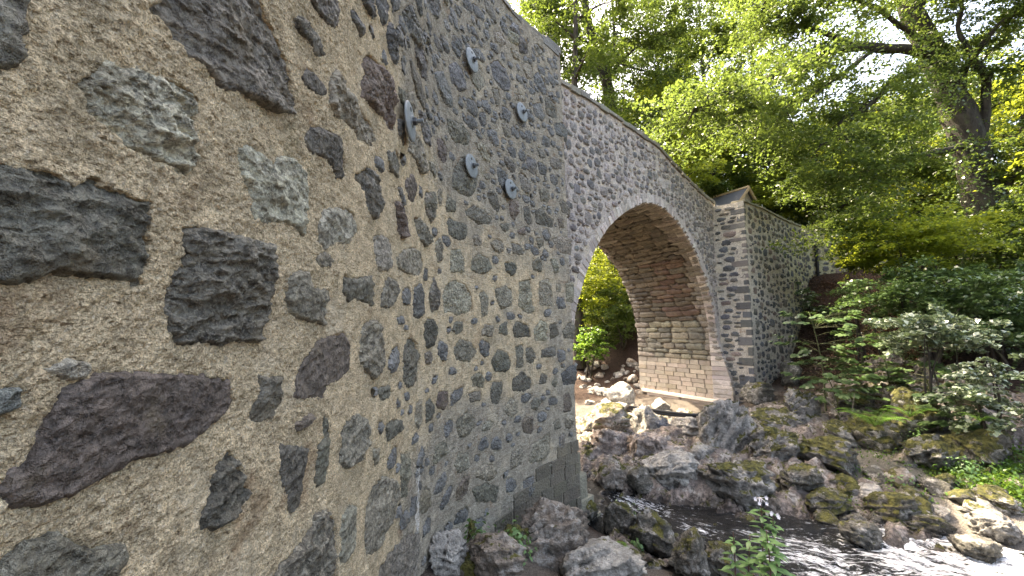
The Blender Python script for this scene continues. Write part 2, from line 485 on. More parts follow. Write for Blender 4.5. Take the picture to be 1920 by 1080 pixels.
def graded(lo, hi, step, far):
    a = list(np.arange(lo, hi + 1e-6, step)); s = step; x = a[-1]
    while x < far: s *= 1.3; x += s; a.append(x)
    s = step; x = lo; b = []
    while x > -far: s *= 1.3; x -= s; b.append(x)
    return np.array(b[::-1] + a)
gx, gy = graded(-4, 20, 0.17, 600), graded(-2, 30, 0.17, 600)
GX, GY = np.meshgrid(gx, gy, indexing='ij')
G = np.column_stack([GX.ravel(), GY.ravel()])
gz = terrain(G)
def blob(G, c, r, k=0.5):
    return sstep(1.0, k, np.hypot(G[:, 0] - c[0], G[:, 1] - c[1]) / r)
gravel = np.maximum.reduce([blob(G, ground_hit(1680, 880), 1.5), blob(G, ground_hit(1840, 960), 1.3), 0.5 * blob(G, (5.0, 13), 6.5, 0.7), 0.6 * blob(G, (1, 4.6), 2.6)])
green = np.maximum.reduce([blob(G, ground_hit(1880, 890), 1.6), 0.55 * sstep(20, 26, G[:, 1]), 0.5 * sstep(16, 20, G[:, 0])])
tag(link('ground', mesh_np('ground', np.column_stack([G, gz]), grid_faces(len(gx), len(gy)), M['ground'], attrs={'gravel': gravel, 'green': green})),
    'brown woodland soil and gravel of the river banks', kind='structure')

# river: flow coordinates follow the channel
FLOW = smooth_path([(20, .5), (14, 2.6), (9, 4.6), (6.5, 5.6), (4.6, 6.4), (3.0, 7.2), (2.0, 8.2), (1.2, 9.4), (0, 11), (-2, 14), (-4.5, 18), (-8, 26)], 160)
_fd = np.concatenate([[0], np.cumsum(np.linalg.norm(np.diff(FLOW, axis=0), axis=1))])
wx, wy = np.arange(-9, 20.01, 0.09), np.arange(1.0, 24.01, 0.09)
WX, WY = np.meshgrid(wx, wy, indexing='ij')
W = np.column_stack([WX.ravel(), WY.ravel()])
fu = np.empty(len(W)); fv = np.empty(len(W))
for a in range(0, len(W), 20000):
    q = W[a:a + 20000]
    D = np.linalg.norm(q[:, None] - FLOW[None], axis=2); k = D.argmin(1)
    T = np.gradient(FLOW, axis=0)[k]; T /= np.linalg.norm(T, axis=1)[:, None]
    e = q - FLOW[k]
    fu[a:a + 20000] = _fd[k] + (e * T).sum(1); fv[a:a + 20000] = e[:, 0] * T[:, 1] - e[:, 1] * T[:, 0]
foam = np.maximum.reduce([blob(W, ground_hit(1760, 1050), 1.9, 0.2), 1.1 * blob(W, ground_hit(1850, 1060), 1.5, 0.2), 0.75 * blob(W, ground_hit(1540, 1060), 1.1, 0.2),
                          0.6 * blob(W, ground_hit(1200, 945), 0.9, 0.2), 0.5 * blob(W, ground_hit(1310, 1000), 0.5, 0.2), 0.55 * blob(W, ground_hit(1420, 1010), 0.5, 0.2)])
FUV = np.column_stack([fu * 0.7, fv * 1.6])
rough_w = 0.35 + 0.65 * sstep(3.0, 6.0, W[:, 0])
wz = WL + rough_w * (0.085 * fbm(FUV, 1.5, 4, 21) + 0.06 * ridged(FUV, 2.8, 3, 22) * (0.5 + foam)) 
tag(link('river', mesh_np('river', np.column_stack([W, wz]), grid_faces(len(wx), len(wy)), M['water'], attrs={'foam': foam, 'flow_u': fu, 'flow_v': fv})),
    'dark fast river water with white foam', kind='structure')

# ------------------------------------------------------------------ stone shapes set in a wall
def poly_sdf(P, poly):
    """signed distance, positive inside"""
    a = poly; b = np.roll(poly, -1, axis=0)
    d2 = np.full(len(P), 1e9); ins = np.zeros(len(P), bool)
    for (ax, ay), (bx, by) in zip(a, b):
        ex, ey = bx - ax, by - ay
        wx_, wy_ = P[:, 0] - ax, P[:, 1] - ay
        t = np.clip((wx_ * ex + wy_ * ey) / (ex * ex + ey * ey + 1e-12), 0, 1)
        d2 = np.minimum(d2, (wx_ - ex * t) ** 2 + (wy_ - ey * t) ** 2)
        c = ((ay > P[:, 1]) != (by > P[:, 1]))
        xs = ex * (P[:, 1] - ay) / (ey if abs(ey) > 1e-9 else 1e-9) + ax
        ins ^= c & (P[:, 0] < xs)
    d = np.sqrt(d2)
    return np.where(ins, d, -d)
def warp(P, poly_size, seed=5):
    k = min(1.0, poly_size / 0.3)
    return k * (0.016 * fbm(P, 12, 4, seed, 0.6) + 0.007 * fbm(P, 60, 2, seed + 3)) + 0.003 * fbm(P, 110, 2, seed + 5)
def stone_field(poly, cell, seed):
    """grid over the polygon: returns params (s,h), depth d, quads"""
    lo, hi = poly.min(0) - 0.02, poly.max(0) + 0.02
    size = float(np.sqrt(np.prod(hi - lo)))
    nu, nv = max(4, int((hi[0] - lo[0]) / cell) + 1), max(4, int((hi[1] - lo[1]) / cell) + 1)
    U, Vv = np.meshgrid(np.linspace(lo[0], hi[0], nu), np.linspace(lo[1], hi[1], nv), indexing='ij')
    P = np.column_stack([U.ravel(), Vv.ravel()])
    s0 = poly_sdf(P, poly) + warp(P, size) + 0.013
    r = np.random.default_rng(seed)
    c = poly.mean(0); q = (P - c)
    k = min(1.0, size / 0.3)
    pl = np.stack([q @ r.normal(0, 0.16, 2) + r.uniform(0.0, 0.03) * k for _ in range(4)])
    fac = np.clip(pl.min(0), -0.05 * k, 0.05 * k)
    prof = sstep(-0.012, 0.012 + 0.012 * k, s0)
    aniso = np.column_stack([P[:, 0] * 0.6 + P[:, 1] * 0.5, P[:, 1] * 1.3 - P[:, 0] * 0.3])
    st = ridged(aniso, 13, 3, seed % 89)
    rel = k * (0.026 * fbm(aniso, 8, 4, seed % 97) + 0.020 * np.round(st * 3) / 3 + 0.008 * st) + 0.008 * ridged(P, 55, 2, seed % 83) + 0.003 * fbm(P, 120, 2, seed % 71)
    fl_ = r.uniform(.3, 1.0)
    d = -0.04 + prof * (0.049 + 0.75 * fac * fl_ + rel * fl_)
    Q = grid_faces(nu, nv)
    keep = (s0[Q] > -0.018).all(1)
    Q = Q[keep]
    used = np.unique(Q)
    mp = np.full(len(P), -1); mp[used] = np.arange(len(used))
    return P[used], d[used], mp[Q]

COLS = {'D': (0.122, 0.118, 0.094), 'G': (0.190, 0.178, 0.138), 'P': (0.27, 0.255, 0.205), 'B': (0.125, 0.102, 0.085), 'U': (0.122, 0.126, 0.122)}
def jcol(c, r, a=0.18):
    k = r.uniform(1 - a, 1 + a)
    return tuple(x * k * r.uniform(0.97, 1.03) for x in c[:3]) + (1.0,)

# ------------------------------------------------------------------ the near abutment wall: plan curve, then height above eye
_az = np.radians(np.interp(np.arange(0, 6, 0.04), [0, .5, 1.0, 1.6, 2.2, 3.0, 4.0], [0, 15, 23, 28, 33, 39, 43]))
_cv = np.column_stack([np.cumsum(np.sin(_az)) * .04 - .84, np.cumsum(np.cos(_az)) * .04 + 3.70])
_ke = int(np.argmax(_cv[:, 0] / _cv[:, 1] > 0.149))
C2 = _cv[_ke]; U2 = np.array([math.sin(_az[_ke]), math.cos(_az[_ke])])
PLAN = np.vstack([np.column_stack([np.full(60, -0.84), np.linspace(-2.0, 3.70, 60)]), _cv[:_ke + 1], C2 + np.linspace(.05, .6, 10)[:, None] * U2])
C1 = C2 - 3.3 * U2
PLAN_S = np.concatenate([[0], np.cumsum(np.linalg.norm(np.diff(PLAN, axis=0), axis=1))])
_TG = np.gradient(PLAN, axis=0); _TG /= np.linalg.norm(_TG, axis=1)[:, None]
S_END = float(PLAN_S[-1] - 0.6)
S_C1 = float(np.interp(4.35, PLAN[:, 1], PLAN_S))
def wshear(s, h): return s - 0.05 * h * sstep(S_C1 + 0.5, S_END, s)
def wall_xyz(s, h, d):
    s2 = wshear(s, h)
    x, y = np.interp(s2, PLAN_S, PLAN[:, 0]), np.interp(s2, PLAN_S, PLAN[:, 1])
    tx, ty = np.interp(s2, PLAN_S, _TG[:, 0]), np.interp(s2, PLAN_S, _TG[:, 1])
    n = np.hypot(tx, ty); tx, ty = tx / n, ty / n
    return np.column_stack([x + ty * d, y - tx * d, h])
def wall_frame(s):
    tx, ty = float(np.interp(s, PLAN_S, _TG[:, 0])), float(np.interp(s, PLAN_S, _TG[:, 1]))
    n = math.hypot(tx, ty); return tx / n, ty / n
def wall_hit(px, py):
    r = ray(px, py)
    cr = r[0] * PLAN[:, 1] - r[1] * PLAN[:, 0]
    k = np.where((cr[:-1] * cr[1:] <= 0) & (PLAN[:-1, 1] > 0.05))[0]
    k = k[0] if len(k) else len(PLAN) - 2
    f = cr[k] / (cr[k] - cr[k + 1] + 1e-12)
    f = min(max(f, 0), 1)
    q = PLAN[k] * (1 - f) + PLAN[k + 1] * f
    s = PLAN_S[k] * (1 - f) + PLAN_S[k + 1] * f
    h = q[1] / r[1] * r[2]
    return s + 0.05 * h * float(sstep(S_C1 + 0.5, S_END, s)), h
def wall_top(s):
    return np.interp(s, [0, 2, S_C1, S_C1 + 1.4, S_END, S_END + 1], [3.9, 4.2, 4.75, 4.98, 5.16, 5.2])

# stones of the near wall, measured off the photograph: (x0, y0, scale) of each survey sheet, then outlines and tone
TR = [
 ((0, 0, 1), [
  ('D', '-60,-60 48,-30 50,18 40,30 47,55 38,75 40,95 30,118 -10,128 -60,135'),
  ('D', '283,20 300,0 310,-60 470,-60 480,-20 505,40 530,85 540,120 553,185 552,215 520,208 490,195 450,172 420,170 395,135 355,108 335,75 318,68 318,50'),
  ('P', '145,150 188,135 190,118 205,115 220,135 255,142 280,147 300,140 330,147 350,160 375,180 380,190 372,220 358,245 363,280 368,295 350,325 335,320 310,300 280,290 225,278 215,255 170,210 155,170'),
  ('D', '-70,300 0,305 30,320 80,320 110,330 130,345 165,335 190,350 235,360 260,378 280,380 272,400 278,450 280,495 260,520 265,532 240,530 200,525 150,520 100,505 75,520 30,530 -70,535'),
  ('G', '340,425 400,432 440,440 505,458 506,520 505,590 497,605 490,640 430,640 380,645 340,648 318,625 312,580 320,515 345,500 340,460'),
  ('P', '445,278 465,272 490,288 512,305 530,292 555,300 570,320 575,370 573,410 572,445 555,425 530,415 495,422 475,412 465,390 467,365 452,335'),
  ('D', '663,330 687,313 700,320 708,340 712,375 713,395 700,411 690,395 680,360'),
  ('B', '578,660 595,640 643,625 655,645 655,695 635,715 610,725 607,752 575,752 550,748 553,725 560,690'),
  ('D', '482,702 500,712 530,705 530,750 527,760 510,785 480,792 467,785 475,760 485,740'),
  ('G', '490,1110 520,1060 545,1035 575,1000 590,965 610,955 628,970 635,1000 637,1110'),
  ('D', '-20,1110 20,1050 50,1020 80,1012 118,1000 125,1015 150,1025 200,1030 235,1025 230,1050 200,1110'),
  ('B', '10,955 20,900 60,860 90,820 105,765 130,735 165,710 210,700 300,700 360,702 430,715 434,750 420,780 390,805 350,830 300,850 240,865 200,890 150,920 100,940 50,950'),
  ('D', '425,842 440,860 460,880 465,920 460,940 430,965 395,995 375,990 372,975 380,950 395,925 400,890 415,865'),
  ('P', '90,695 125,675 160,685 162,705 125,707'),
  ('U', '-20,735 30,730 25,760 -20,778'),
  ('D', '700,1110 715,1060 745,1020 770,1000 788,1000 788,1040 778,1110')]),
 ((500, 0, 3), [
  ('D', '165,110 200,100 240,150 280,195 305,240 325,310 300,325 265,295 240,240 195,190 170,150'),
  ('D', '190,420 220,385 260,405 290,450 325,490 330,535 290,540 250,510 205,470'),
  ('G', '345,480 360,430 380,385 400,430 440,490 490,560 520,620 560,660 610,720 620,790 600,830 560,810 510,780 490,730 440,690 370,650 345,580'),
  ('D', '205,750 240,715 300,720 360,740 400,780 415,850 430,920 425,1000 395,1005 370,940 330,890 290,880 240,850 210,800'),
  ('D', '200,-90 380,-90 395,60 400,130 385,170 350,140 310,100 270,50'),
  ('U', '470,60 490,55 520,120 540,170 525,210 500,150 480,110'),
  ('U', '500,-60 590,-60 610,70 600,120 570,90 540,40'),
  ('U', '680,130 690,120 720,180 735,250 745,320 735,370 705,350 685,280 675,190'),
  ('B', '545,320 580,310 640,370 690,430 715,510 725,600 725,680 715,745 680,720 650,660 590,590 540,540 535,470 560,410 540,370'),
  ('D', '685,850 720,840 745,880 750,960 735,1000 700,960 685,900'),
  ('G', '790,760 800,700 840,740 870,800 890,880 890,975 865,975 840,900 795,850'),
  ('U', '830,240 880,260 910,350 905,460 870,430 840,320'),
  ('U', '760,60 820,20 870,150 890,240 850,260 810,200 775,130'),
  ('D', '805,330 830,360 860,450 890,560 885,620 855,560 830,470 808,400'),
  ('U', '855,620 880,640 915,740 915,820 885,800 865,720'),
  ('D', '740,490 760,510 780,570 775,620 755,570 742,530'),
  ('G', '790,520 820,510 835,600 820,640 795,600'),
  ('B', '960,780 985,770 1010,830 1015,900 1000,930 970,900 955,840'),
  ('D', '915,905 935,910 950,960 950,1000 925,960'),
  ('B', '790,1010 820,980 840,1030 840,1080 830,1150 800,1120 785,1060'),
  ('U', '690,-60 760,-60 740,60 710,70'),
  ('U', '880,-60 960,-60 985,60 960,110 915,60')]),
 ((500, 360, 3), [
  ('P', '295,150 330,105 400,80 470,110 500,150 510,230 470,290 410,300 330,320 290,290 285,220'),
  ('G', '270,360 310,340 350,345 375,390 350,420 300,425 275,395'),
  ('P', '590,240 640,225 690,260 710,350 715,420 690,440 640,445 615,400 605,330'),
  ('G', '735,370 770,330 820,310 860,330 880,400 870,470 830,480 780,450 745,430'),
  ('G', '120,480 170,445 220,460 255,540 340,545 350,600 330,640 340,740 310,750 260,730 170,700 130,670 115,590'),
  ('D', '430,480 500,490 590,465 605,530 600,640 550,620 500,600 450,620 430,560'),
  ('D', '650,560 690,480 740,510 750,560 720,620 680,655 645,640'),
  ('U', '825,540 860,510 885,580 885,690 850,715 825,700 820,620'),
  ('D', '920,540 940,490 965,560 960,650 930,680 915,610'),
  ('G', '950,290 970,260 990,310 985,380 965,400 948,350'),
  ('B', '730,60 745,50 780,110 795,180 790,240 765,260 740,230 735,140'),
  ('G', '825,140 860,150 900,210 915,280 890,310 850,250 830,190'),
  ('D', '890,0 945,0 945,90 930,170 905,120 888,60'),
  ('G', '530,740 560,720 640,715 650,790 670,890 675,980 650,1020 600,1045 550,1000 525,960 525,850'),
  ('D', '770,850 810,815 850,850 860,940 850,1040 830,1080 790,1100 765,1060 760,950'),
  ('U', '735,710 765,700 770,740 740,745'),
  ('G', '890,910 920,895 940,920 920,970 895,960')]),
 ((500, 720, 3), [
  ('D', '65,380 85,340 150,345 225,370 210,450 200,520 180,650 160,710 125,735 100,690 90,640 65,560 55,480'),
  ('D', '290,360 315,310 315,170 345,200 345,400 340,500 320,560 285,590 270,540 285,460'),
  ('G', '440,200 500,160 545,190 565,280 560,340 520,390 510,440 440,480 410,440 420,350 410,290'),
  ('D', '630,30 690,10 700,50 680,85 640,90'),
  ('D', '670,240 690,205 760,200 770,260 720,290 675,320'),
  ('G', '840,110 870,90 870,230 850,260 832,220'),
  ('D', '895,110 915,80 935,130 930,190 900,215'),
  ('G', '595,370 630,360 630,420 612,455 595,420'),
  ('G', '590,580 650,520 720,540 740,630 720,720 700,780 660,850 640,920 600,960 570,960 555,850 560,700 575,640'),
  ('G', '430,740 470,680 500,690 500,820 490,920 440,1010 415,1000 425,850'),
  ('G', '760,400 800,380 810,520 790,640 755,640 750,520'),
  ('B', '160,230 240,165 265,190 230,225 170,260')]),
 ((780, 0, 3.375), [
  ('U', '200,410 250,390 300,450 320,560 270,580 220,520'), ('G', '340,440 380,390 420,450 435,540 400,580 350,520'),
  ('U', '470,400 520,380 570,440 600,520 595,580 550,570 490,500'), ('U', '350,300 400,310 440,370 430,400 380,360'),
  ('U', '115,460 160,450 220,560 230,680 190,660 140,560'), ('D', '200,750 290,780 350,860 330,920 250,900 200,840'),
  ('G', '370,910 410,900 480,990 470,1030 420,1000'), ('G', '480,560 520,560 535,650 510,680'), ('G', '625,590 690,610 705,650 640,640'),
  ('U', '740,660 790,650 820,740 800,770 750,730'), ('G', '540,780 580,780 600,870 560,870'), ('D', '760,930 800,940 820,1000 790,1000'),
  ('U', '870,780 930,770 965,830 960,890 890,850'), ('G', '490,200 540,200 570,270 540,300 500,260'), ('G', '600,310 650,330 660,390 620,370')]),
 ((780, 300, 3.375), [
  ('D', '230,80 290,-20 390,10 395,90 370,200 350,230 280,210 230,170'), ('D', '450,220 470,175 510,220 535,300 525,335 480,300'),
  ('D', '430,95 460,85 470,120 440,130'), ('D', '645,90 670,75 720,130 735,180 710,215 670,190'), ('D', '780,190 820,175 850,230 830,270 790,260'),
  ('B', '590,270 610,235 650,260 645,340 630,395 600,350'), ('D', '680,300 715,290 735,400 715,415 685,380'),
  ('D', '755,320 800,300 830,350 870,380 865,430 760,400'), ('D', '300,320 370,285 430,320 485,365 470,415 400,410 320,350'),
  ('D', '195,390 210,365 260,390 320,410 315,500 260,515 210,470'), ('D', '525,410 590,395 590,440 560,460'), ('D', '185,300 200,220 250,260 245,325 195,330'),
  ('G', '360,490 390,475 420,510 410,545 370,535'), ('G', '470,520 510,500 545,525 555,575 520,590 485,560'), ('D', '600,520 660,540 690,580 680,605 610,590'),
  ('D', '755,500 800,490 810,540 780,560'), ('B', '640,450 685,425 695,470 650,470'), ('D', '900,260 930,250 980,310 975,360 920,330'),
  ('B', '895,365 930,370 940,430 905,430'), ('G', '865,500 920,480 990,500 985,600 920,590 880,550'), ('G', '345,630 400,590 460,620 480,680 440,720 380,715 345,690'),
  ('D', '560,650 620,645 645,685 605,735 570,700'), ('G', '215,570 280,560 300,620 305,710 215,715'), ('D', '735,650 775,615 800,660 795,710 745,695'),
  ('G', '850,630 890,625 905,710 875,715'), ('G', '165,860 190,780 240,760 310,790 355,860 350,960 280,980 180,970'), ('G', '400,850 430,820 460,870 450,980 415,1000'),
  ('G', '500,820 570,790 605,830 605,920 540,945 510,890'), ('G', '650,770 725,755 735,880 750,960 710,975 650,930'), ('G', '780,770 840,750 865,830 870,930 780,920'),
  ('G', '885,780 920,790 915,840 885,830'), ('G', '945,780 1000,770 1000,900 950,900'), ('G', '138,200 155,180 165,250 155,295 140,260'),
  ('G', '55,230 100,200 125,330 100,400 65,330'), ('G', '120,560 145,490 165,560 160,640 135,650'), ('D', '85,850 110,740 140,830 130,950 95,960')]),
 ((780, 600, 3.176), [
  ('D', '215,60 230,15 275,10 280,60 245,90'), ('G', '225,160 260,110 330,130 360,190 320,250 240,240'), ('G', '385,90 410,30 465,35 455,100'),
  ('D', '495,30 540,10 545,90 495,80'), ('D', '575,40 600,10 670,30 685,100 580,110'), ('G', '700,60 740,0 780,20 780,120 710,125'),
  ('D', '790,30 830,20 850,90 800,115'), ('D', '870,70 900,20 945,10 945,110 880,110'), ('D', '450,250 490,175 550,200 570,270 530,310 465,305'),
  ('D', '590,160 635,145 640,280 600,285'), ('D', '655,170 690,160 715,220 690,260 660,250'), ('D', '745,180 830,150 835,215 745,225'),
  ('D', '575,350 630,305 690,350 690,410 640,430 575,425'), ('D', '730,385 750,320 780,330 775,375'), ('D', '805,380 830,335 845,370 830,405'),
  ('U', '865,320 920,270 960,260 955,380 880,390'), ('D', '445,430 460,370 510,360 515,410 490,500 450,495'), ('G', '325,340 380,310 410,350 400,400 335,400'),
  ('G', '310,440 385,420 390,480 320,490'), ('G', '525,510 570,460 610,510 610,550 570,585 535,560'), ('D', '685,490 720,455 750,490 720,540 690,525'),
  ('B', '875,450 915,430 930,500 920,545 880,550'), ('G', '240,600 300,550 350,565 358,640 320,690 260,700 240,650'), ('D', '55,540 80,460 110,520 95,600 60,610'),
  ('G', '670,830 700,740 800,670 800,800 740,840 680,855'), ('G', '560,890 570,790 620,750 640,790 630,860'), ('U', '850,700 880,670 885,790 855,800'),
  ('D', '780,900 790,850 830,860 820,930 795,950'), ('U', '635,1060 640,960 700,920 710,1000 670,1060'), ('G', '350,930 390,860 460,870 490,930 430,960'),
  ('G', '230,860 250,790 310,800 320,880 250,920'), ('D', '815,610 850,590 865,640 825,660'), ('G', '385,660 420,600 470,610 440,655'), ('D', '335,1010 420,970 500,1000 480,1090 360,1080')]),
]
polys = []
for (ox, oy, k), lst in TR:
    for tone, txt in lst:
        pts = np.array([wall_hit(ox + float(a) / k, oy + float(b) / k) for a, b in (w.split(',') for w in txt.split())])
        polys.append((pts, tone))

# ashlar footing courses at the foot of the far end
ASH = [(-3.25, 0.5), (-3.05, 0.65), (-2.85, 0.85), (-2.66, 1.15), (-2.47, 1.6), (-2.28, 2.15), (-2.09, 2.75)]
# fill the rest of the wall with smaller stones
R = 0.025
ns, nh = int((S_END + 0.2) / R), int(8.8 / R)
occ = np.zeros((ns, nh), bool)
SS, HH = np.meshgrid((np.arange(ns) + 0.5) * R, -3.3 + (np.arange(nh) + 0.5) * R, indexing='ij')
def mark(poly, pad):
    lo, hi = poly.min(0) - pad, poly.max(0) + pad
    a0, a1 = max(0, int(lo[0] / R)), min(ns, int(hi[0] / R) + 2)
    b0, b1 = max(0, int((lo[1] + 3.3) / R)), min(nh, int((hi[1] + 3.3) / R) + 2)
    if a1 <= a0 or b1 <= b0: return
    P = np.column_stack([SS[a0:a1, b0:b1].ravel(), HH[a0:a1, b0:b1].ravel()])
    occ[a0:a1, b0:b1] |= (poly_sdf(P, poly) > -pad).reshape(a1 - a0, b1 - b0)
for p, t in polys: mark(p, 0.035)
for h0, t0 in ASH:
    occ |= (SS > S_C1 + t0 - 0.05) & (HH < h0 + 0.2)
occ |= HH > wall_top(SS) - 0.12
# the measured part of the near face is already complete
occ |= (SS < 2.0 + 2.35) & (HH < 0.62 * (SS - 2.0) + 0.3) & (HH > -0.55 * (SS - 2.0) - 0.1) & (SS > 2.3)
rr = random.Random(11)
fill = []
for trial in range(12000):
    big = trial < 3500
    s, h = rr.uniform(0.1, S_END - 0.1), rr.uniform(-2.9, 5.0)
    dense = h > 1.6 + 0.2 * (6.5 - s)
    w = rr.uniform(0.12, 0.23) if big else rr.uniform(0.05, 0.10)
    if not dense and not big and rr.random() < 0.8: continue
    if s < 4.0: w *= 1.35
    hh = w * rr.uniform(0.5, 0.95) * (1.0 if dense else 0.9)
    i, j = int(s / R), int((h + 3.3) / R)
    if not (0 <= i < ns and 0 <= j < nh) or occ[i, j]: continue
    n = rr.choice((6, 7, 8, 9)); ph = rr.uniform(0, 6.28); tl = rr.uniform(-0.25, 0.25)
    pts = []
    for q in range(n):
        a = ph + 6.283 * (q + rr.uniform(-0.3, 0.3)) / n; k = rr.uniform(0.72, 1.08)
        u, v = w * k * math.copysign(abs(math.cos(a)) ** 0.8, math.cos(a)), hh * k * math.copysign(abs(math.sin(a)) ** 0.8, math.sin(a))
        pts.append((s + u, h + v + tl * u))
    pts = np.array(pts)
    lo, hi = pts.min(0), pts.max(0)
    a0, a1, b0, b1 = int(lo[0] / R), int(hi[0] / R) + 1, int((lo[1] + 3.3) / R), int((hi[1] + 3.3) / R) + 1
    if a0 < 0 or b0 < 0 or a1 >= ns or b1 >= nh or pts[:, 0].max() > S_END - 0.02: continue
    P = np.column_stack([SS[a0:a1, b0:b1].ravel(), HH[a0:a1, b0:b1].ravel()])
    ins = (poly_sdf(P, pts) > 0).reshape(a1 - a0, b1 - b0)
    if (occ[a0:a1, b0:b1] & ins).any(): continue
    mark(pts, 0.008 if dense else 0.03)
    fill.append((pts, rr.choice('UUDDG' if h > 1.2 else 'DGGGB')))
fill.sort(key=lambda e: -float(np.prod(e[0].max(0) - e[0].min(0))))

wall_root = empty('abutment_wall', tuple(wall_xyz(np.array([4.0]), np.array([-2.3]), np.array([0.0]))[0]),
    'near rubble wall of dark stones in tan mortar curving away from the camera to the bridge', 'stone wall')
n_traced = len(polys)
parts_fill = fill[:max(0, 292 - n_traced)]
rest_fill = fill[max(0, 292 - n_traced):]
allst = polys + parts_fill
def depth_of(p):
    c = p.mean(0); x = wall_xyz(np.array([c[0]]), np.array([c[1]]), np.array([0.0]))[0]
    return max(0.35, float(x[1]))
rs = random.Random(5)
for i, (p, t) in enumerate(allst):
    Y = depth_of(p)
    cell = min(0.03, max(0.0052, 0.0042 * Y))
    P, d, Q = stone_field(p, cell, 100 + i)
    if len(Q) < 2: continue
    V = wall_xyz(P[:, 0], P[:, 1], d)
    c = V.mean(0)
    o = link('stone', mesh_np('stone', V - c, Q, M['stone']), wall_root, tuple(c - np.array(wall_root.location)), jcol(COLS[t], rs, 0.2))
mbr = MB()
for i, (p, t) in enumerate(rest_fill):
    P, d, Q = stone_field(p, 0.03, 900 + i)
    if len(Q) >= 2: mbr.add(wall_xyz(P[:, 0], P[:, 1], d), Q)
if mbr.n:
    o = child('small_stones', mbr.mesh('small_stones', M['stone']), wall_root, COLS['U'] + (1,)); o['kind'] = 'stuff'

# mortar sheet: fine near the camera, coarser away from it, sunk under every stone
def mortar_tile(s_arr, h_fun, nv):
    Sg = np.repeat(s_arr[:, None], nv, axis=1)
    Hg = np.stack([np.linspace(*h_fun(s), nv) for s in s_arr])
    P = np.column_stack([Sg.ravel(), Hg.ravel()])
    ins = np.full(len(P), -1.0).reshape(Sg.shape)
    for p, t in polys + fill:
        lo, hi = p.min(0) - 0.05, p.max(0) + 0.05
        a0, a1 = np.searchsorted(s_arr, [lo[0], hi[0]])
        if a1 <= a0: continue
        sub = np.column_stack([Sg[a0:a1].ravel(), Hg[a0:a1].ravel()])
        m = (sub[:, 1] > lo[1]) & (sub[:, 1] < hi[1])
        if not m.any(): continue
        sz = float(np.sqrt(np.prod(hi - lo - 0.06)))
        v = poly_sdf(sub[m], p) + warp(sub[m], sz)
        cur = ins[a0:a1].ravel(); cur[m] = np.maximum(cur[m], v); ins[a0:a1] = cur.reshape(a1 - a0, nv)
    ins = ins.ravel()
    d = 0.014 * fbm(P, 3.2, 3, 41) + 0.010 * fbm(P, 15, 3, 42) + 0.010 * fbm(P, 62, 3, 43, 0.8)
    d -= 0.07 * sstep(0.004, 0.018, ins + 0.005 - 0.045 * np.maximum(0, fbm(P, 6, 4, 47)))
    dirt = 0.75 * sstep(0.6, 2.6, P[:, 1]) * sstep(3.9, 5.0, P[:, 0]) + 0.85 * sstep(-0.5, -1.7, P[:, 1]) * sstep(4.6, 5.6, P[:, 0]) + 0.35 * sstep(5.2, 7.0, P[:, 0]) + 0.3 * sstep(S_C1 + 2.0, S_END, P[:, 0])
    ya, yb = wall_hit(787, 850), wall_hit(779, 1075)
    sc = np.interp(P[:, 1], [yb[1], ya[1]], [yb[0], ya[0]])
    lime = np.exp(-((P[:, 0] - sc) / 0.09) ** 2) * sstep(ya[1] + 0.25, ya[1] - 0.2, P[:, 1])
    return wall_xyz(P[:, 0], P[:, 1], d), grid_faces(len(s_arr), nv), np.clip(dirt, 0, 1), lime
MV, MF, MD, ML, off = [], [], [], [], 0
def addtile(t):
    global off
    MV.append(t[0]); MF.append(t[1] + off); MD.append(t[2]); ML.append(t[3]); off += len(t[0])
S1, S2, S3 = 3.9, 6.6, S_END
addtile(mortar_tile(np.linspace(2.3, S1, 268), lambda s: (-1.3, 1.85), 490))
addtile(mortar_tile(np.linspace(S1, S2, 210), lambda s: (-2.6, 4.2), 490))
addtile(mortar_tile(np.linspace(S2, S3, 170), lambda s: (-3.35, float(wall_top(s))), 430))
addtile(mortar_tile(np.linspace(0, 2.3, 40), lambda s: (-2.6, float(wall_top(s))), 110))
addtile(mortar_tile(np.linspace(2.3, S1, 40), lambda s: (1.85, float(wall_top(s))), 60))
addtile(mortar_tile(np.linspace(2.3, S1, 40), lambda s: (-2.6, -1.3), 40))
addtile(mortar_tile(np.linspace(S1, S2, 80), lambda s: (4.2, float(wall_top(s))), 30))
# core of the wall: back, top and end
sa = np.linspace(0, S_END, 80)
def strip(h0, d0, h1, d1, sarr=sa):
    a = wall_xyz(sarr, h0(sarr), np.full(len(sarr), d0)); b = wall_xyz(sarr, h1(sarr), np.full(len(sarr), d1))
    V = np.empty((2 * len(sarr), 3)); V[0::2] = a; V[1::2] = b
    return V, grid_faces(len(sarr), 2), np.full(len(V), 0.8), np.zeros(len(V))
lowf = lambda s: np.full(len(s), -3.6)
addtile(strip(lowf, -0.08, wall_top, -0.08)); addtile(strip(wall_top, 0.0, lambda s: wall_top(s) - .04, -0.55)); addtile(strip(wall_top, -0.55, lowf, -0.55))
ev = []
for h in np.linspace(-3.6, float(wall_top(S_END)), 60):
    for d in np.linspace(0.0, -1.5, 16):
        ev.append(wall_xyz(np.array([S_END - 0.001]), np.array([h]), np.array([d]))[0])
ev = np.array(ev)
addtile((ev, grid_faces(60, 16), np.full(len(ev), .7), np.zeros(len(ev))))
child('mortar', mesh_np('mortar', np.vstack(MV), np.vstack(MF), M['mortar_tan'], attrs={'dirt': np.concatenate(MD), 'lime': np.concatenate(ML)}), wall_root)

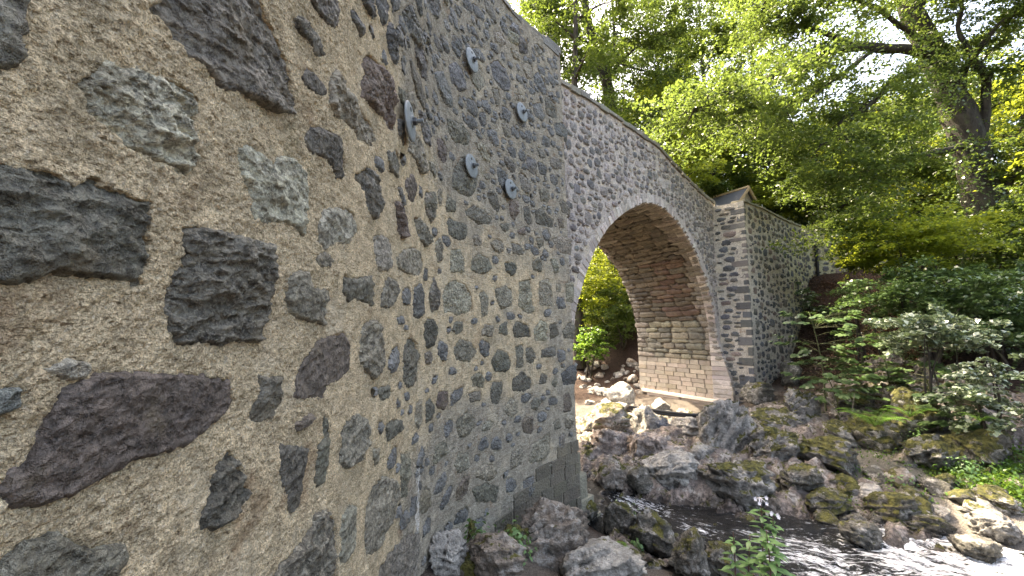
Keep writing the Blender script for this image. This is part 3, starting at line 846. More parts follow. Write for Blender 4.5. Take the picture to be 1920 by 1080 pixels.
# ashlar blocks and coping stones
BLK = [box_mesh('ashlar_block', 1, 1, 1, M['stone_far'], 0.045, k, 0.022) for k in range(6)]
ra = random.Random(3)
def wall_block(name, s, h, d, ls, lh, ld, col, parent):
    p = wall_xyz(np.array([s]), np.array([h]), np.array([d]))[0]
    tx, ty = wall_frame(float(wshear(np.array([s]), np.array([h]))[0]))
    o = link(name, ra.choice(BLK), parent, tuple(p - np.array(parent.location)), col)
    o.scale = (ls, ld, lh); o.rotation_euler = (0, 0, math.atan2(ty, tx))
    return o
for k, (h0, t0) in enumerate(ASH):
    s = S_C1 + t0 + ra.uniform(0, 0.1)
    while s < S_END - 0.02:
        L = min(ra.uniform(0.28, 0.5), S_END + 0.03 - s)
        wall_block('ashlar_block', s + L / 2, h0 + 0.097, -0.085 + ra.uniform(0, .012), L - 0.003, 0.190, 0.20, jcol((0.060, 0.055, 0.042), ra, 0.25), wall_root)
        s += L
s = 0.0
while s < S_END:
    L = ra.uniform(0.3, 0.6)
    wall_block('coping_stone', min(s + L / 2, S_END - L / 2 + .05), float(wall_top(s + L / 2)) + ra.uniform(-0.05, 0.05), -0.27 + ra.uniform(-.02, .03), L - 0.015, ra.uniform(0.06, 0.24), 0.54, jcol((0.07, 0.068, 0.06), ra), wall_root)
    s += L
# stepped stub of footing beyond the corner
for (t, h, d, L, H, D) in ((3.55, -2.75, -0.3, 0.42, 0.42, 0.55), (3.62, -3.12, -0.28, 0.55, 0.34, 0.62), (3.5, -2.35, -0.34, 0.3, 0.34, 0.5), (3.72, -3.4, -0.25, 0.6, 0.3, 0.7)):
    s_ = min(S_C1 + t, PLAN_S[-1] - 0.05)
    p = C1 + t * U2 + np.array([U2[1], -U2[0]]) * d
    o = link('footing_block', ra.choice(BLK), wall_root, tuple(np.array([p[0], p[1], h]) - np.array(wall_root.location)), jcol((0.10, 0.095, 0.07), ra))
    o.scale = (L, D, H); o.rotation_euler = (0, 0, math.atan2(U2[1], U2[0]) + ra.uniform(-.05, .05))

# earth and road held up behind the wall
ep = [wall_xyz(np.array([s]), np.array([0.0]), np.array([-0.5]))[0][:2] for s in np.linspace(0, S_END, 40)]
ep = [(-14, -2)] + [tuple(q) for q in ep] + [(-3.2, 10.2), (-14, 16)]
bm = bmesh.new()
lo = [bm.verts.new((x, y, -4)) for x, y in ep]; hi = [bm.verts.new((x, y, 3.7 if i < 8 else 4.05)) for i, (x, y) in enumerate(ep)]
bm.faces.new(hi)
for i in range(len(ep)):
    j = (i + 1) % len(ep); bm.faces.new((lo[i], lo[j], hi[j], hi[i]))
me = bpy.data.meshes.new('embankment'); bm.to_mesh(me); bm.free(); me.materials.append(M['ground'])
tag(link('embankment', me), 'earth bank and road behind the near wall', kind='structure')

# ------------------------------------------------------------------ anchor plates
def disc_mesh():
    bm = bmesh.new()
    n = 40
    prof = [(0.0, 0.020), (0.03, 0.020), (0.07, 0.017), (0.12, 0.013), (0.142, 0.011), (0.15, 0.006), (0.15, -0.004), (0.0, -0.004)]
    rings = []
    for r, z in prof:
        rings.append([bm.verts.new((r * math.cos(2 * math.pi * k / n), r * math.sin(2 * math.pi * k / n), z)) for k in range(n)] if r else [bm.verts.new((0, 0, z))])
    for a, b in zip(rings, rings[1:]):
        for k in range(n):
            q = (k + 1) % n
            if len(a) == 1: bm.faces.new((a[0], b[k], b[q]))
            elif len(b) == 1: bm.faces.new((a[k], b[0], a[q]))
            else: bm.faces.new((a[k], b[k], b[q], a[q]))
    bmesh.ops.recalc_face_normals(bm, faces=list(bm.faces))
    me = bpy.data.meshes.new('disc'); bm.to_mesh(me); bm.free(); me.materials.append(M['steel'])
    for p in me.polygons: p.use_smooth = True
    return me
def prism_mesh(name, n, r, z0, z1, mat, bev=0.003):
    bm = bmesh.new()
    bmesh.ops.create_cone(bm, cap_ends=True, segments=n, radius1=r, radius2=r, depth=z1 - z0)
    bmesh.ops.translate(bm, verts=list(bm.verts), vec=(0, 0, (z0 + z1) / 2))
    bmesh.ops.bevel(bm, geom=[e for e in bm.edges], offset=bev, segments=1, affect='EDGES')
    me = bpy.data.meshes.new(name); bm.to_mesh(me); bm.free(); me.materials.append(mat); return me
DISC, NUT, STUD = disc_mesh(), prism_mesh('nut', 6, 0.034, 0.018, 0.055, M['steel_dark']), prism_mesh('threaded_stud', 12, 0.017, 0.0, 0.105, M['steel'])
WASHER, HOLE = prism_mesh('washer', 20, 0.045, 0.016, 0.026, M['steel']), prism_mesh('grout_hole', 12, 0.017, 0.004, 0.0185, M['black'], 0.001)
for (px, py, lab) in ((755, 228, 'round grey steel anchor plate nearest the camera on the tan part of the near wall'),
                      (878, 115, 'topmost round steel anchor plate high on the near wall'),
                      (877, 313, 'round steel anchor plate on a big dark stone, directly below the topmost plate'),
                      (974, 213, 'round steel anchor plate closest to the wall corner by the trees'),
                      (952, 356, 'lowest of the five round steel anchor plates on the near wall')):
    s, h = wall_hit(px, py)
    p = wall_xyz(np.array([s]), np.array([h]), np.array([0.055]))[0]
    tx, ty = wall_frame(float(wshear(np.array([s]), np.array([h]))[0]))
    t = empty('anchor_plate', tuple(p), lab, 'anchor plate', 'steel anchor plates bolted to the near wall')
    t.rotation_euler = (Vector((ty, -tx, 0.06))).to_track_quat('Z', 'Y').to_euler()
    for nm, me in (('disc', DISC), ('washer', WASHER), ('nut', NUT), ('threaded_stud', STUD)): link(nm, me, t)
    link('grout_hole', HOLE, t, (-0.02, 0.085, 0.0))

# ------------------------------------------------------------------ the bridge: arch, spandrel, vault
BO = np.array([0.42, 8.08]); BU = np.array([math.sqrt(.5), math.sqrt(.5)]); BN = np.array([math.sqrt(.5), -math.sqrt(.5)])
BW, SKEW, TC, T_END = 3.8, 0.9, 5.97, 10.92
def br(t, h, d):
    t, h, d = np.broadcast_arrays(np.asarray(t, float), np.asarray(h, float), np.asarray(d, float))
    xy = BO + t.ravel()[:, None] * BU + d.ravel()[:, None] * BN
    return np.column_stack([xy, h.ravel()])
_hh = np.array([-3.4, -1.0, 0.0, .5, 1.2, 1.8, 2.4, 2.8, 3.25, 3.6, 3.8, 3.9])
_hf = np.array([4.74, 4.68, 4.60, 4.48, 4.15, 3.78, 3.28, 2.82, 2.12, 1.40, .80, 0.0])
_p = [(TC - f, h) for h, f in zip(_hh, _hf)] + [(TC + f, h) for h, f in zip(_hh[::-1][1:], _hf[::-1][1:])]
ARCH = smooth_path([(a, b, 0) for a, b in _p], 400)[:, :2]
_al = np.concatenate([[0], np.cumsum(np.linalg.norm(np.diff(ARCH, axis=0), axis=1))])
def arch_at(l):
    t, h = np.interp(l, _al, ARCH[:, 0]), np.interp(l, _al, ARCH[:, 1])
    e = 0.05
    dt, dh = np.interp(l + e, _al, ARCH[:, 0]) - np.interp(l - e, _al, ARCH[:, 0]), np.interp(l + e, _al, ARCH[:, 1]) - np.interp(l - e, _al, ARCH[:, 1])
    n = np.hypot(dt, dh); dt, dh = dt / n, dh / n
    return t, h, dt, dh                            # tangent; outward normal is (-dh, dt)
A_LEN = float(_al[-1])
def br_top(t): return np.interp(t, [-2, 1.25, 2.2, 6.0, 7.67, 9.3, 10.8, 12], [5.5, 5.75, 5.82, 5.86, 5.52, 5.27, 5.16, 5.1])
def d_front(t, h): return np.where(t > TC, 0.45 * sstep(-0.2, -2.4, h), 0.0)

bridge = empty('stone_bridge', tuple(br(8.0, -2.9, 0)[0]), 'hump-backed rubble stone bridge with one tall round arch over the river', 'bridge')
def bmortar(P, seed=61): return 0.022 * fbm(P, 2.0, 3, seed) + 0.014 * fbm(P, 9, 3, seed + 1)
V, F, off2 = [], [], 0
def addg(v, nu, nv):
    global off2
    V.append(v); F.append(grid_faces(nu, nv) + off2); off2 += len(v)
def wallgrid(tt, hb, ht, nv, d0=0.0, noise=True):
    Tg = np.repeat(np.asarray(tt)[:, None], nv, 1)
    k = np.linspace(0, 1, nv)[None, :]
    Hg = np.asarray(hb)[:, None] * (1 - k) + np.asarray(ht)[:, None] * k
    P = np.column_stack([Tg.ravel(), Hg.ravel()])
    d = d0 + (bmortar(P) if noise else 0)
    addg(br(P[:, 0], P[:, 1], d), len(tt), nv)
la = np.linspace(0, A_LEN, 260)
ta, ha, _, _ = arch_at(la)
tl = np.linspace(-1.2, float(ta[0]), 26)
wallgrid(tl, np.full(26, -3.5), br_top(tl), 90)
wallgrid(ta, ha, br_top(ta), 70)
tr_ = np.linspace(float(ta[-1]), T_END + 0.3, 8)
wallgrid(tr_, np.full(8, -3.5), br_top(tr_), 90)
o = child('spandrel_wall', mesh_np('spandrel_wall', np.vstack(V), np.vstack(F), M['mortar_pink'],
          attrs={'dirt': np.full(sum(map(len, V)), 0.4), 'lime': np.zeros(sum(map(len, V)))}), bridge)
spandrel = o
# back face, parapets, deck
V, F, off2 = [], [], 0
wallgrid(tl + SKEW, np.full(26, -3.5), br_top(tl), 6, -BW, False)
wallgrid(ta + SKEW, ha, br_top(ta), 6, -BW, False)
tr2 = np.linspace(float(ta[-1]), 16, 8)
wallgrid(tr2 + SKEW, np.full(8, -3.5), br_top(tr2), 6, -BW, False)
tt = np.linspace(-1.2, T_END + .3, 60)
for (d0, dh0, d1, dh1) in ((0, 0, -.4, 0), (-.4, 0, -.4, -1.0), (-.4, -1.0, -BW + .4, -1.0), (-BW + .4, -1.0, -BW + .4, 0), (-BW + .4, 0, -BW, 0)):
    a, b = br(tt, br_top(tt) + dh0, d0), br(tt, br_top(tt) + dh1, d1)
    v = np.empty((120, 3)); v[0::2] = a; v[1::2] = b
    addg(v, 60, 2)
n_ = sum(map(len, V))
child('deck_and_parapet', mesh_np('deck_and_parapet', np.vstack(V), np.vstack(F), M['mortar_pink'], attrs={'dirt': np.full(n_, .9), 'lime': np.zeros(n_)}), bridge)
# vault lining
V, F, off2 = [], [], 0
ne = 40
lv = np.linspace(0, A_LEN, 220); tv, hv, dtv, dhv = arch_at(lv)
e = np.linspace(0, 1, ne)
Tg = (tv - dhv * 0.05)[:, None] + SKEW * e[None, :]; Hg = np.repeat((hv + dtv * 0.05)[:, None], ne, 1)
df = d_front(tv, hv)
Dg = df[:, None] * (1 - e)[None, :] - BW * e[None, :]
v = br(Tg, Hg, Dg)
v[:, 2] += 0.02 * fbm(v, 4.0, 3, 8)
addg(v, 220, ne)
n_ = len(v)
vault = child('vault', mesh_np('vault', v, F[0], mat_mortar('vault mortar', (0.20, 0.175, 0.145), (0.15, 0.135, 0.11), 40), attrs={'dirt': np.full(n_, .5), 'lime': np.zeros(n_)}), bridge)
# rubble stones: shared shapes, set one by one
def rubble_proto(k, blocky=0.8):
    r = random.Random(500 + k); n = r.choice((6, 7, 8)); ph = r.uniform(0, 6.28); pts = []
    for q in range(n):
        a = ph + 6.283 * (q + r.uniform(-.28, .28)) / n; kk = r.uniform(.8, 1.08)
        pts.append((0.13 * kk * math.copysign(abs(math.cos(a)) ** blocky, math.cos(a)), 0.09 * kk * math.copysign(abs(math.sin(a)) ** blocky, math.sin(a))))
    P, d, Q = stone_field(np.array(pts), 0.034, 700 + k)
    return np.column_stack([P[:, 0], -(d + 0.012) * 1.1, P[:, 1]]), Q
PROTO = [rubble_proto(k, 0.8) for k in range(22)] + [rubble_proto(50 + k, 0.45) for k in range(10)]
PROTO_ME = [mesh_np('rubble_stone', v, q, M['stone_far']) for v, q in PROTO]
# vault courses, each brick its own piece
BRK = [box_mesh('vault_brick', 1, 1, 1, M['stone_far'], 0.035, 40 + k, 0.014) for k in range(6)]
RUB = []
rb = random.Random(21)
axis = -BW * BN + SKEW * BU; AXL = float(np.linalg.norm(axis)); axis = np.array([axis[0], axis[1], 0]) / AXL
def brick(l, e0, e1, ch, col, proud, name='vault_brick'):
    t, h, dt, dh = arch_at(l)
    em = (e0 + e1) / 2
    dfm = float(d_front(t, h))
    c = br(t + SKEW * em, h, dfm * (1 - em) - BW * em)[0]
    nin = np.array([dh * BU[0], dh * BU[1], -dt])                   # into the opening
    tan = np.array([dt * BU[0], dt * BU[1], dh])
    nin = nin - axis * (nin @ axis); nin /= np.linalg.norm(nin)
    tan = np.cross(axis, nin)
    th = 0.16
    c = c + nin * (proud - th / 2)
    rub = name == 'vault_brick' and h > -1.25
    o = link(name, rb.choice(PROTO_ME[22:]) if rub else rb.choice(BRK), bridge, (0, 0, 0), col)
    L = (e1 - e0) * (AXL + dfm * 0.9)
    from mathutils import Matrix
    if rub:
        c = c + nin * (th / 2 - .006); L, ch = L / .25 * rb.uniform(.95, 1.06), ch / .175 * rb.uniform(.9, 1.1); th = -1.3
    m = Matrix(((axis[0] * L, nin[0] * th, tan[0] * ch, c[0] - bridge.location.x), (axis[1] * L, nin[1] * th, tan[1] * ch, c[1] - bridge.location.y), (axis[2] * L, nin[2] * th, tan[2] * ch, c[2] - bridge.location.z), (0, 0, 0, 1)))
    o.matrix_basis = m
    return o
l = A_LEN - 0.55
l_base = l
while l > A_LEN * 0.5 - 1.6:
    h = float(arch_at(l)[1])
    low = h < -1.25
    ch = rb.uniform(0.15, 0.21) if low else rb.uniform(0.17, 0.28)
    e0 = -0.0
    while e0 < 0.985:
        L = rb.uniform(0.09, 0.16) if low else rb.uniform(0.12, 0.22)
        e1 = min(1.0, e0 + L)
        if 1.0 - e1 < 0.05: e1 = 1.0
        em = (e0 + e1) / 2
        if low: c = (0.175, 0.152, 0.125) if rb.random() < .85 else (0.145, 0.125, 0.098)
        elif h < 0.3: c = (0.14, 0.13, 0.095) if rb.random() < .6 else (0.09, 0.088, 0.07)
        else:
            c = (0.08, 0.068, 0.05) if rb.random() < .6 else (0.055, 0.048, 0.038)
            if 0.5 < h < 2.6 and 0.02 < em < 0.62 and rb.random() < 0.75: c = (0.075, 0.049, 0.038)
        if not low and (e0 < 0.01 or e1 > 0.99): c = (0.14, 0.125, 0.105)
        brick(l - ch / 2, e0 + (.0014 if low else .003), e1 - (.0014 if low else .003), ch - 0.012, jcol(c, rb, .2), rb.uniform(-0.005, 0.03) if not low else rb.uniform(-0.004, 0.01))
        e0 = e1
    l -= ch
# base ledge and plinth under the far pier
for (nm, h, ch, pr, e0, e1, col) in (('plinth_ledge', -2.72, 0.11, 0.16, 0.02, 0.97, (0.42, 0.37, 0.31)), ('plinth_block', -2.98, 0.40, 0.10, 0.14, 0.50, (0.24, 0.20, 0.165)), ('plinth_block', -2.98, 0.40, 0.085, 0.505, 0.9, (0.26, 0.215, 0.18))):
    l = float(np.interp(-h, -ARCH[200:, 1][::1], _al[200:]))
    brick(l, e0, e1, ch, col + (1,), pr, nm)
# arch ring
def voussoir(l0, l1, depth, col):
    pts = []
    for l in (l0, l1):
        t, h, dt, dh = [float(q) for q in arch_at(l)]
        f = float(d_front(np.array(t), np.array(h)))
        for r_ in (0.0 - 0.01, depth):
            for d in (f + 0.022 + rb.uniform(-.018, .018), -0.3):
                pts.append(br(t - dh * r_, h + dt * r_, d)[0])
    P = np.array(pts); c = P.mean(0)
    P = c + (P - c) * 0.94
    bm = bmesh.new()
    vs = [bm.verts.new(q - c) for q in P]
    for f in ((0, 1, 3, 2), (4, 6, 7, 5), (0, 4, 5, 1), (2, 3, 7, 6), (0, 2, 6, 4), (1, 5, 7, 3)): bm.faces.new([vs[k] for k in f])
    bmesh.ops.recalc_face_normals(bm, faces=list(bm.faces))
    bmesh.ops.bevel(bm, geom=list(bm.edges), offset=0.012, segments=1, affect='EDGES')
    me = bpy.data.meshes.new('voussoir'); bm.to_mesh(me); bm.free(); me.materials.append(M['stone_far'])
    link('voussoir', me, bridge, tuple(c - np.array(bridge.location)), col)
l = 1.2
while l < A_LEN - 0.6:
    w = rb.uniform(0.11, 0.22)
    voussoir(l, l + w, rb.uniform(0.14, 0.36), jcol((0.23, 0.205, 0.185), rb, .38)); l += w

def fill_region(s0, s1, h0, h1, blocked, sizes, trials, gap, seed, flat=(0.5, 0.85)):
    R_ = 0.03; a_, b_ = int((s1 - s0) / R_), int((h1 - h0) / R_)
    Sg, Hg = np.meshgrid(s0 + (np.arange(a_) + .5) * R_, h0 + (np.arange(b_) + .5) * R_, indexing='ij')
    oc = blocked(Sg, Hg); r = random.Random(seed); out = []
    for tr in range(trials):
        f = tr / trials
        w = sizes[1] * (1 - f) ** 0.8 * r.uniform(.75, 1.1) + sizes[0] * (1 - (1 - f) ** 0.8)
        hh = w * r.uniform(*flat)
        s, h = r.uniform(s0 + w, s1 - w), r.uniform(h0 + hh, h1 - hh)
        i0, i1, j0, j1 = int((s - w - s0) / R_), int((s + w - s0) / R_) + 1, int((h - hh - h0) / R_), int((h + hh - h0) / R_) + 1
        sub = oc[i0:i1, j0:j1]
        el = (np.abs((Sg[i0:i1, j0:j1] - s) / (w + gap)) ** 2.6 + np.abs((Hg[i0:i1, j0:j1] - h) / (hh + gap)) ** 2.6) < 1
        if (sub & el).any(): continue
        sub |= el
        out.append((s, h, w, hh))
    return out
def set_stones(lst, frame, parent, root_loc, pick, seed, limit=300, rest_name='small_rubble', rest_col=(0.07, 0.075, 0.078, 1), blocky=False):
    """frame(s,h) -> point on the face, angle of the tangent"""
    r = random.Random(seed)
    lst = sorted(lst, key=lambda q: -q[2] * q[3] / frame(q[0], q[1])[0][1] ** 2)
    mb = MB()
    for i, (s, h, w, hh) in enumerate(lst):
        p, a = frame(s, h)
        k = r.randrange(22, 32) if (blocky or r.random() < .15) else r.randrange(22)
        sx, sz, sy = w / 0.135 * r.choice((1, -1)), hh / 0.092 * r.choice((1, -1)), r.uniform(.7, 1.25)
        if i < limit:
            o = link('stone', PROTO_ME[k], parent, tuple(np.array(p) - np.array(root_loc)), pick(r, s, h))
            o.scale = (sx, sy, sz); o.rotation_euler = (0, 0, a)
        else:
            v = PROTO[k][0] * np.array([sx, sy, sz])
            c, sn = math.cos(a), math.sin(a)
            mb.add(np.column_stack([v[:, 0] * c - v[:, 1] * sn, v[:, 0] * sn + v[:, 1] * c, v[:, 2]]) + np.array(p), PROTO[k][1])
    if mb.n:
        o = link(rest_name, mb.mesh(rest_name, M['stone_far']), parent, tuple(-np.array(root_loc)), rest_col); o['kind'] = 'stuff'
def blk_sp(S, H):
    b = (H > br_top(S) - 0.1) | (H < -3.2)
    hf = np.interp(np.clip(H, -3.4, 3.9), _hh, _hf)
    inside = (np.abs(S - TC) < hf + 0.02) & (H < 3.9)
    ring = np.zeros_like(b)
    for k in range(0, len(ARCH), 4):
        t, h = ARCH[k]; ring |= (S - t) ** 2 + (H - h) ** 2 < 0.30 ** 2
    return b | inside | ring
lst = fill_region(0.6, T_END - .02, -3.2, 5.9, blk_sp, (0.045, 0.16), 45000, 0.003, 31, (0.5, 1.05))
ANG_B = math.atan2(BU[1], BU[0])
def pick_sp(r, s, h): return jcol(r.choice(((0.12, 0.115, 0.11), (0.17, 0.155, 0.145), (0.24, 0.215, 0.195), (0.10, 0.10, 0.10))), r, .2)
# the root of the stones is the spandrel part; its own origin sits at the world origin
def fr_sp(s, h): return br(s, h, float(bmortar(np.array([[s, h]]))[0]) + 0.002)[0], ANG_B
set_stones(lst, fr_sp, spandrel, (0, 0, 0), pick_sp, 32, rest_col=(0.17, 0.155, 0.145, 1))
t = -1.0
while t < T_END:
    L = rb.uniform(0.25, 0.5); p = br(t + L / 2, float(br_top(t + L / 2)) + 0.03 + rb.uniform(-.02, .03), -0.17)[0]
    sl = math.atan2(float(br_top(t + L) - br_top(t)), L)
    o = link('coping_stone', rb.choice(BLK), bridge, tuple(p - np.array(bridge.location)), jcol((0.09, 0.085, 0.07), rb))
    o.scale = (L - .01, 0.46, rb.uniform(.09, .18)); o.rotation_euler = (0, -sl, ANG_B); t += L

# ------------------------------------------------------------------ wing wall beyond the arch: pilaster return, face, far end
J = BO + T_END * BU
CR = J + 1.12 * BN
WU = np.array([math.sin(math.radians(50)), math.cos(math.radians(50))])
WINGP = np.vstack([CR + k * WU for k in np.linspace(0, 7.6, 30)] + [smooth_path([np.append(CR + 7.6 * WU, 0), np.append(CR + 8.4 * WU, 0), np.append(CR + 8.8 * WU + np.array([.7, -.2]), 0), np.append(CR + 8.8 * WU + np.array([4.5, -.1]), 0), np.append(CR + 8.8 * WU + np.array([12, .3]), 0)], 60)[1:, :2]])
WING_S = np.concatenate([[0], np.cumsum(np.linalg.norm(np.diff(WINGP, axis=0), axis=1))])
_WT = np.gradient(WINGP, axis=0); _WT /= np.linalg.norm(_WT, axis=1)[:, None]
def wing_pt(s, h, d):
    x, y = np.interp(s, WING_S, WINGP[:, 0]), np.interp(s, WING_S, WINGP[:, 1])
    tx, ty = np.interp(s, WING_S, _WT[:, 0]), np.interp(s, WING_S, _WT[:, 1]); n = np.hypot(tx, ty)
    return np.column_stack([x + ty / n * d, y - tx / n * d, h])
def plan_hit(px, py, PL, PS):
    r = ray(px, py); cr = r[0] * PL[:, 1] - r[1] * PL[:, 0]
    k = np.where(cr[:-1] * cr[1:] <= 0)[0]
    k = k[0] if len(k) else len(PL) - 2
    f = min(max(cr[k] / (cr[k] - cr[k + 1] + 1e-12), 0), 1)
    q = PL[k] * (1 - f) + PL[k + 1] * f
    return PS[k] * (1 - f) + PS[k + 1] * f, q[1] / r[1] * r[2]
_tp = [plan_hit(x, y, WINGP, WING_S) for x, y in ((1400, 380), (1430, 392), (1475, 415), (1515, 429), (1560, 433), (1605, 437))]
TOPS, TOPH = [0.0] + [a for a, _ in _tp] + [WING_S[-1]], [_tp[0][1]] + [b for _, b in _tp] + [_tp[-1][1]]
def wing_top(s): return np.interp(s, TOPS, TOPH)
S_W = float(WING_S[-1])
def wing_low(s):
    P = wing_pt(np.atleast_1d(s), np.zeros(np.size(s)), np.zeros(np.size(s)))
    return terrain(P[:, :2]) - 0.35
wing = empty('wing_wall', (CR[0], CR[1], -2.3), 'tall wing wall of dark rubble stones right of the arch, ending in a low boundary wall', 'stone wall')
V, F, off2 = [], [], 0
sw = np.linspace(0, S_W, 150); nvw = 90
low, top = wing_low(sw), wing_top(sw)
k = np.linspace(0, 1, nvw)
Hg = low[:, None] * (1 - k) + top[:, None] * k; Sg = np.repeat(sw[:, None], nvw, 1)
Pw = np.column_stack([Sg.ravel(), Hg.ravel()])
addg(wing_pt(Pw[:, 0], Pw[:, 1], bmortar(Pw, 71)), 150, nvw)
at1 = sstep(2.5, 7.5, Pw[:, 0])
H0 = float(top[0])
rg = np.linspace(-0.3, 1.12, 24)
Rg = np.repeat(rg[:, None], 100, 1); Hr = np.repeat(np.linspace(-3.4, H0, 100)[None, :], 24, 0)
Pr = np.column_stack([Rg.ravel(), Hr.ravel()])
edge = sstep(1.12, 1.0, Pr[:, 0]) 
xy = J[None, :] + Pr[:, :1] * BN[None, :] - (bmortar(Pr, 81) * edge)[:, None] * BU[None, :]
addg(np.column_stack([xy, Pr[:, 1]]), 24, 100)
topa = wing_pt(sw, top, 0.0 * sw); topb = wing_pt(sw, top, 0 * sw - 0.45); v = np.empty((300, 3)); v[0::2] = topa; v[1::2] = topb; addg(v, 150, 2)
bkb = wing_pt(sw, low - 1, 0 * sw - 0.45); v = np.empty((300, 3)); v[0::2] = topb; v[1::2] = bkb; addg(v, 150, 2)
v = np.array([np.append(J - 0.3 * BN + 0.0 * BU, H0), np.append(J - .3 * BN + 1.2 * BU, H0), np.append(CR, H0), np.append(CR + 1.2 * BU, H0)]); addg(v, 2, 2)
n_ = sum(map(len, V)); dirt = np.zeros(n_); dirt[:len(at1)] = at1
child('mortar', mesh_np('mortar', np.vstack(V), np.vstack(F), M['mortar_yellow'], attrs={'dirt': dirt, 'lime': np.zeros(n_)}), wing)
def fr_w(s, h):
    p = wing_pt(np.array([s]), np.array([h]), bmortar(np.array([[s, h]]), 71) + 0.004)[0]
    tx, ty = float(np.interp(s, WING_S, _WT[:, 0])), float(np.interp(s, WING_S, _WT[:, 1]))
    return p, math.atan2(ty, tx)
def fr_r(s, h): return np.append(J + s * BN - BU * (float(bmortar(np.array([[s, h]]), 81)[0]) * float(sstep(1.12, 1.0, s)) + 0.004), h), math.atan2(BN[1], BN[0])
WS_VIS = 15.0
l1 = fill_region(0.25, WS_VIS, -3.0, 6.5, lambda S, H: (H > wing_top(S.ravel()).reshape(S.shape) - .08) | (H < wing_low(S[:, 0])[:, None] + .25), (0.06, 0.23), 30000, 0.020, 41, (0.5, 0.8))
l2 = fill_region(0.0, 0.85, -2.9, H0 - .05, lambda S, H: H > 90, (0.08, 0.24), 4000, 0.026, 42, (0.36, 0.6))
lst = [('w',) + q for q in l1] + [('r',) + q for q in l2]
key = {}
def fr_mix(s, h): return key[(s, h)](s, h)
for q in lst: key[(q[1], q[2])] = fr_w if q[0] == 'w' else fr_r
def pick_w(r, s, h):
    return jcol(r.choice(((0.06, 0.064, 0.066), (0.08, 0.08, 0.078), (0.105, 0.10, 0.09), (0.14, 0.11, 0.095), (0.07, 0.074, 0.082))), r, .2)
set_stones([q[1:] for q in lst], fr_mix, wing, tuple(wing.location), pick_w, 43, limit=285)
# quoins up the corner
h = -2.75; k = 0
while h < H0 - 0.2:
    ch = rb.uniform(0.24, 0.42) if h < -0.6 else rb.uniform(0.16, 0.34); long_ = k % 2 == 0
    Lr, Lw = (rb.uniform(.34, .62), rb.uniform(.16, .3)) if long_ else (rb.uniform(.14, .3), rb.uniform(.3, .55))
    c = CR - BN * (Lr / 2) + BU * (Lw / 2) + (BN - BU) * 0.012
    o = link('quoin', rb.choice(BLK), wing, (c[0] - wing.location.x, c[1] - wing.location.y, h + ch / 2 - wing.location.z), jcol(rb.choice(((0.05, 0.053, 0.056), (0.065, 0.065, 0.062), (0.10, 0.09, 0.08))), rb))
    o.scale = (Lw, Lr, ch - 0.055); o.rotation_euler = (0, 0, ANG_B); h += ch + rb.uniform(0, .05); k += 1
s = 0.0
while s < WS_VIS:
    L = rb.uniform(.3, .55); p, a = fr_w(s + L / 2, float(wing_top(s + L / 2)) + .02)
    tx = np.array([-math.sin(a), math.cos(a)])
    o = link('coping_stone', rb.choice(BLK), wing, (p[0] + tx[0] * .2 - wing.location.x, p[1] + tx[1] * .2 - wing.location.y, p[2] - wing.location.z), jcol((0.11, 0.105, 0.07), rb))
    o.scale = (L - .01, .52, rb.uniform(.07, .12)); o.rotation_euler = (0, -math.atan2(float(wing_top(s + L) - wing_top(s)), L), a); s += L
p0, a0 = plan_hit(1527, 458, WINGP, WING_S), plan_hit(1529, 515, WINGP, WING_S)
q0, q1 = wing_pt(np.array([p0[0]]), np.array([p0[1]]), np.array([.09]))[0], wing_pt(np.array([p0[0]]), np.array([a0[1] - .4]), np.array([.09]))[0]
dp = empty('drainpipe', tuple(q1), 'dark upright drainpipe at the bend of the far wall above the bare slope', 'pipe')
mb = MB(); tube(mb, [q0, (q0 + q1) / 2, q1], [.07, .07, .07], 10); child('pipe', mb.mesh('pipe', M['black']), dp)
for f in (.15, .75):
    c = q0 * (1 - f) + q1 * f; o = link('bracket', box_mesh('bracket', .2, .2, .06, M['black'], .01), dp, tuple(c - q1))

# ------------------------------------------------------------------ house beyond the parapet
hp = at(1404, 349, 26.0)
rd = np.array([-0.5, 0.866, 0]); gd = np.array([0.866, 0.5, 0]); zt = float(hp[2])
house = empty('house', (hp[0], hp[1], zt - 5.5), 'pale house with slate roof and timber gable boards peeping over the bridge parapet', 'house')
def quadmesh(name, faces, mat):
    mb = MB()
    for f in faces: mb.add(np.array(f) - 0, [list(range(len(f)))])
    return mb.mesh(name, mat, False)
hw, hl, rh = 2.6, 8.0, 2.5
A = hp; Bk = hp + rd * hl
El, Er = A - gd * hw - [0, 0, rh], A + gd * hw - [0, 0, rh]
Bl, Br_ = El + rd * hl, Er + rd * hl
dn = np.array([0, 0, -3.5])
ins = rd * 0.25
child('wall', quadmesh('wall', [[El + ins, Er + ins, Er + dn + ins, El + dn + ins], [El + ins, A + ins - [0, 0, .05], Er + ins, Er + ins], [El + ins, El + dn + ins, Bl + dn, Bl], [Er + ins, Br_, Br_ + dn, Er + dn + ins]], M['render_wall']), house)
def slab(a, b, c, d, th):
    n = np.cross(b - a, d - a); n /= np.linalg.norm(n); q = [a, b, c, d]; w = [p - n * th for p in q]
    return [q, w[::-1], [a, w[0], w[1], b], [b, w[1], w[2], c], [c, w[2], w[3], d], [d, w[3], w[0], a]]
roof = child('roof', quadmesh('roof', slab(A, Bk, Bl - gd * .3 - [0, 0, .28], El - gd * .3 - [0, 0, .28], .1) + slab(A, Er + gd * .3 - [0, 0, .28], Br_ + gd * .3 - [0, 0, .28], Bk, .1), M['slate']), house)
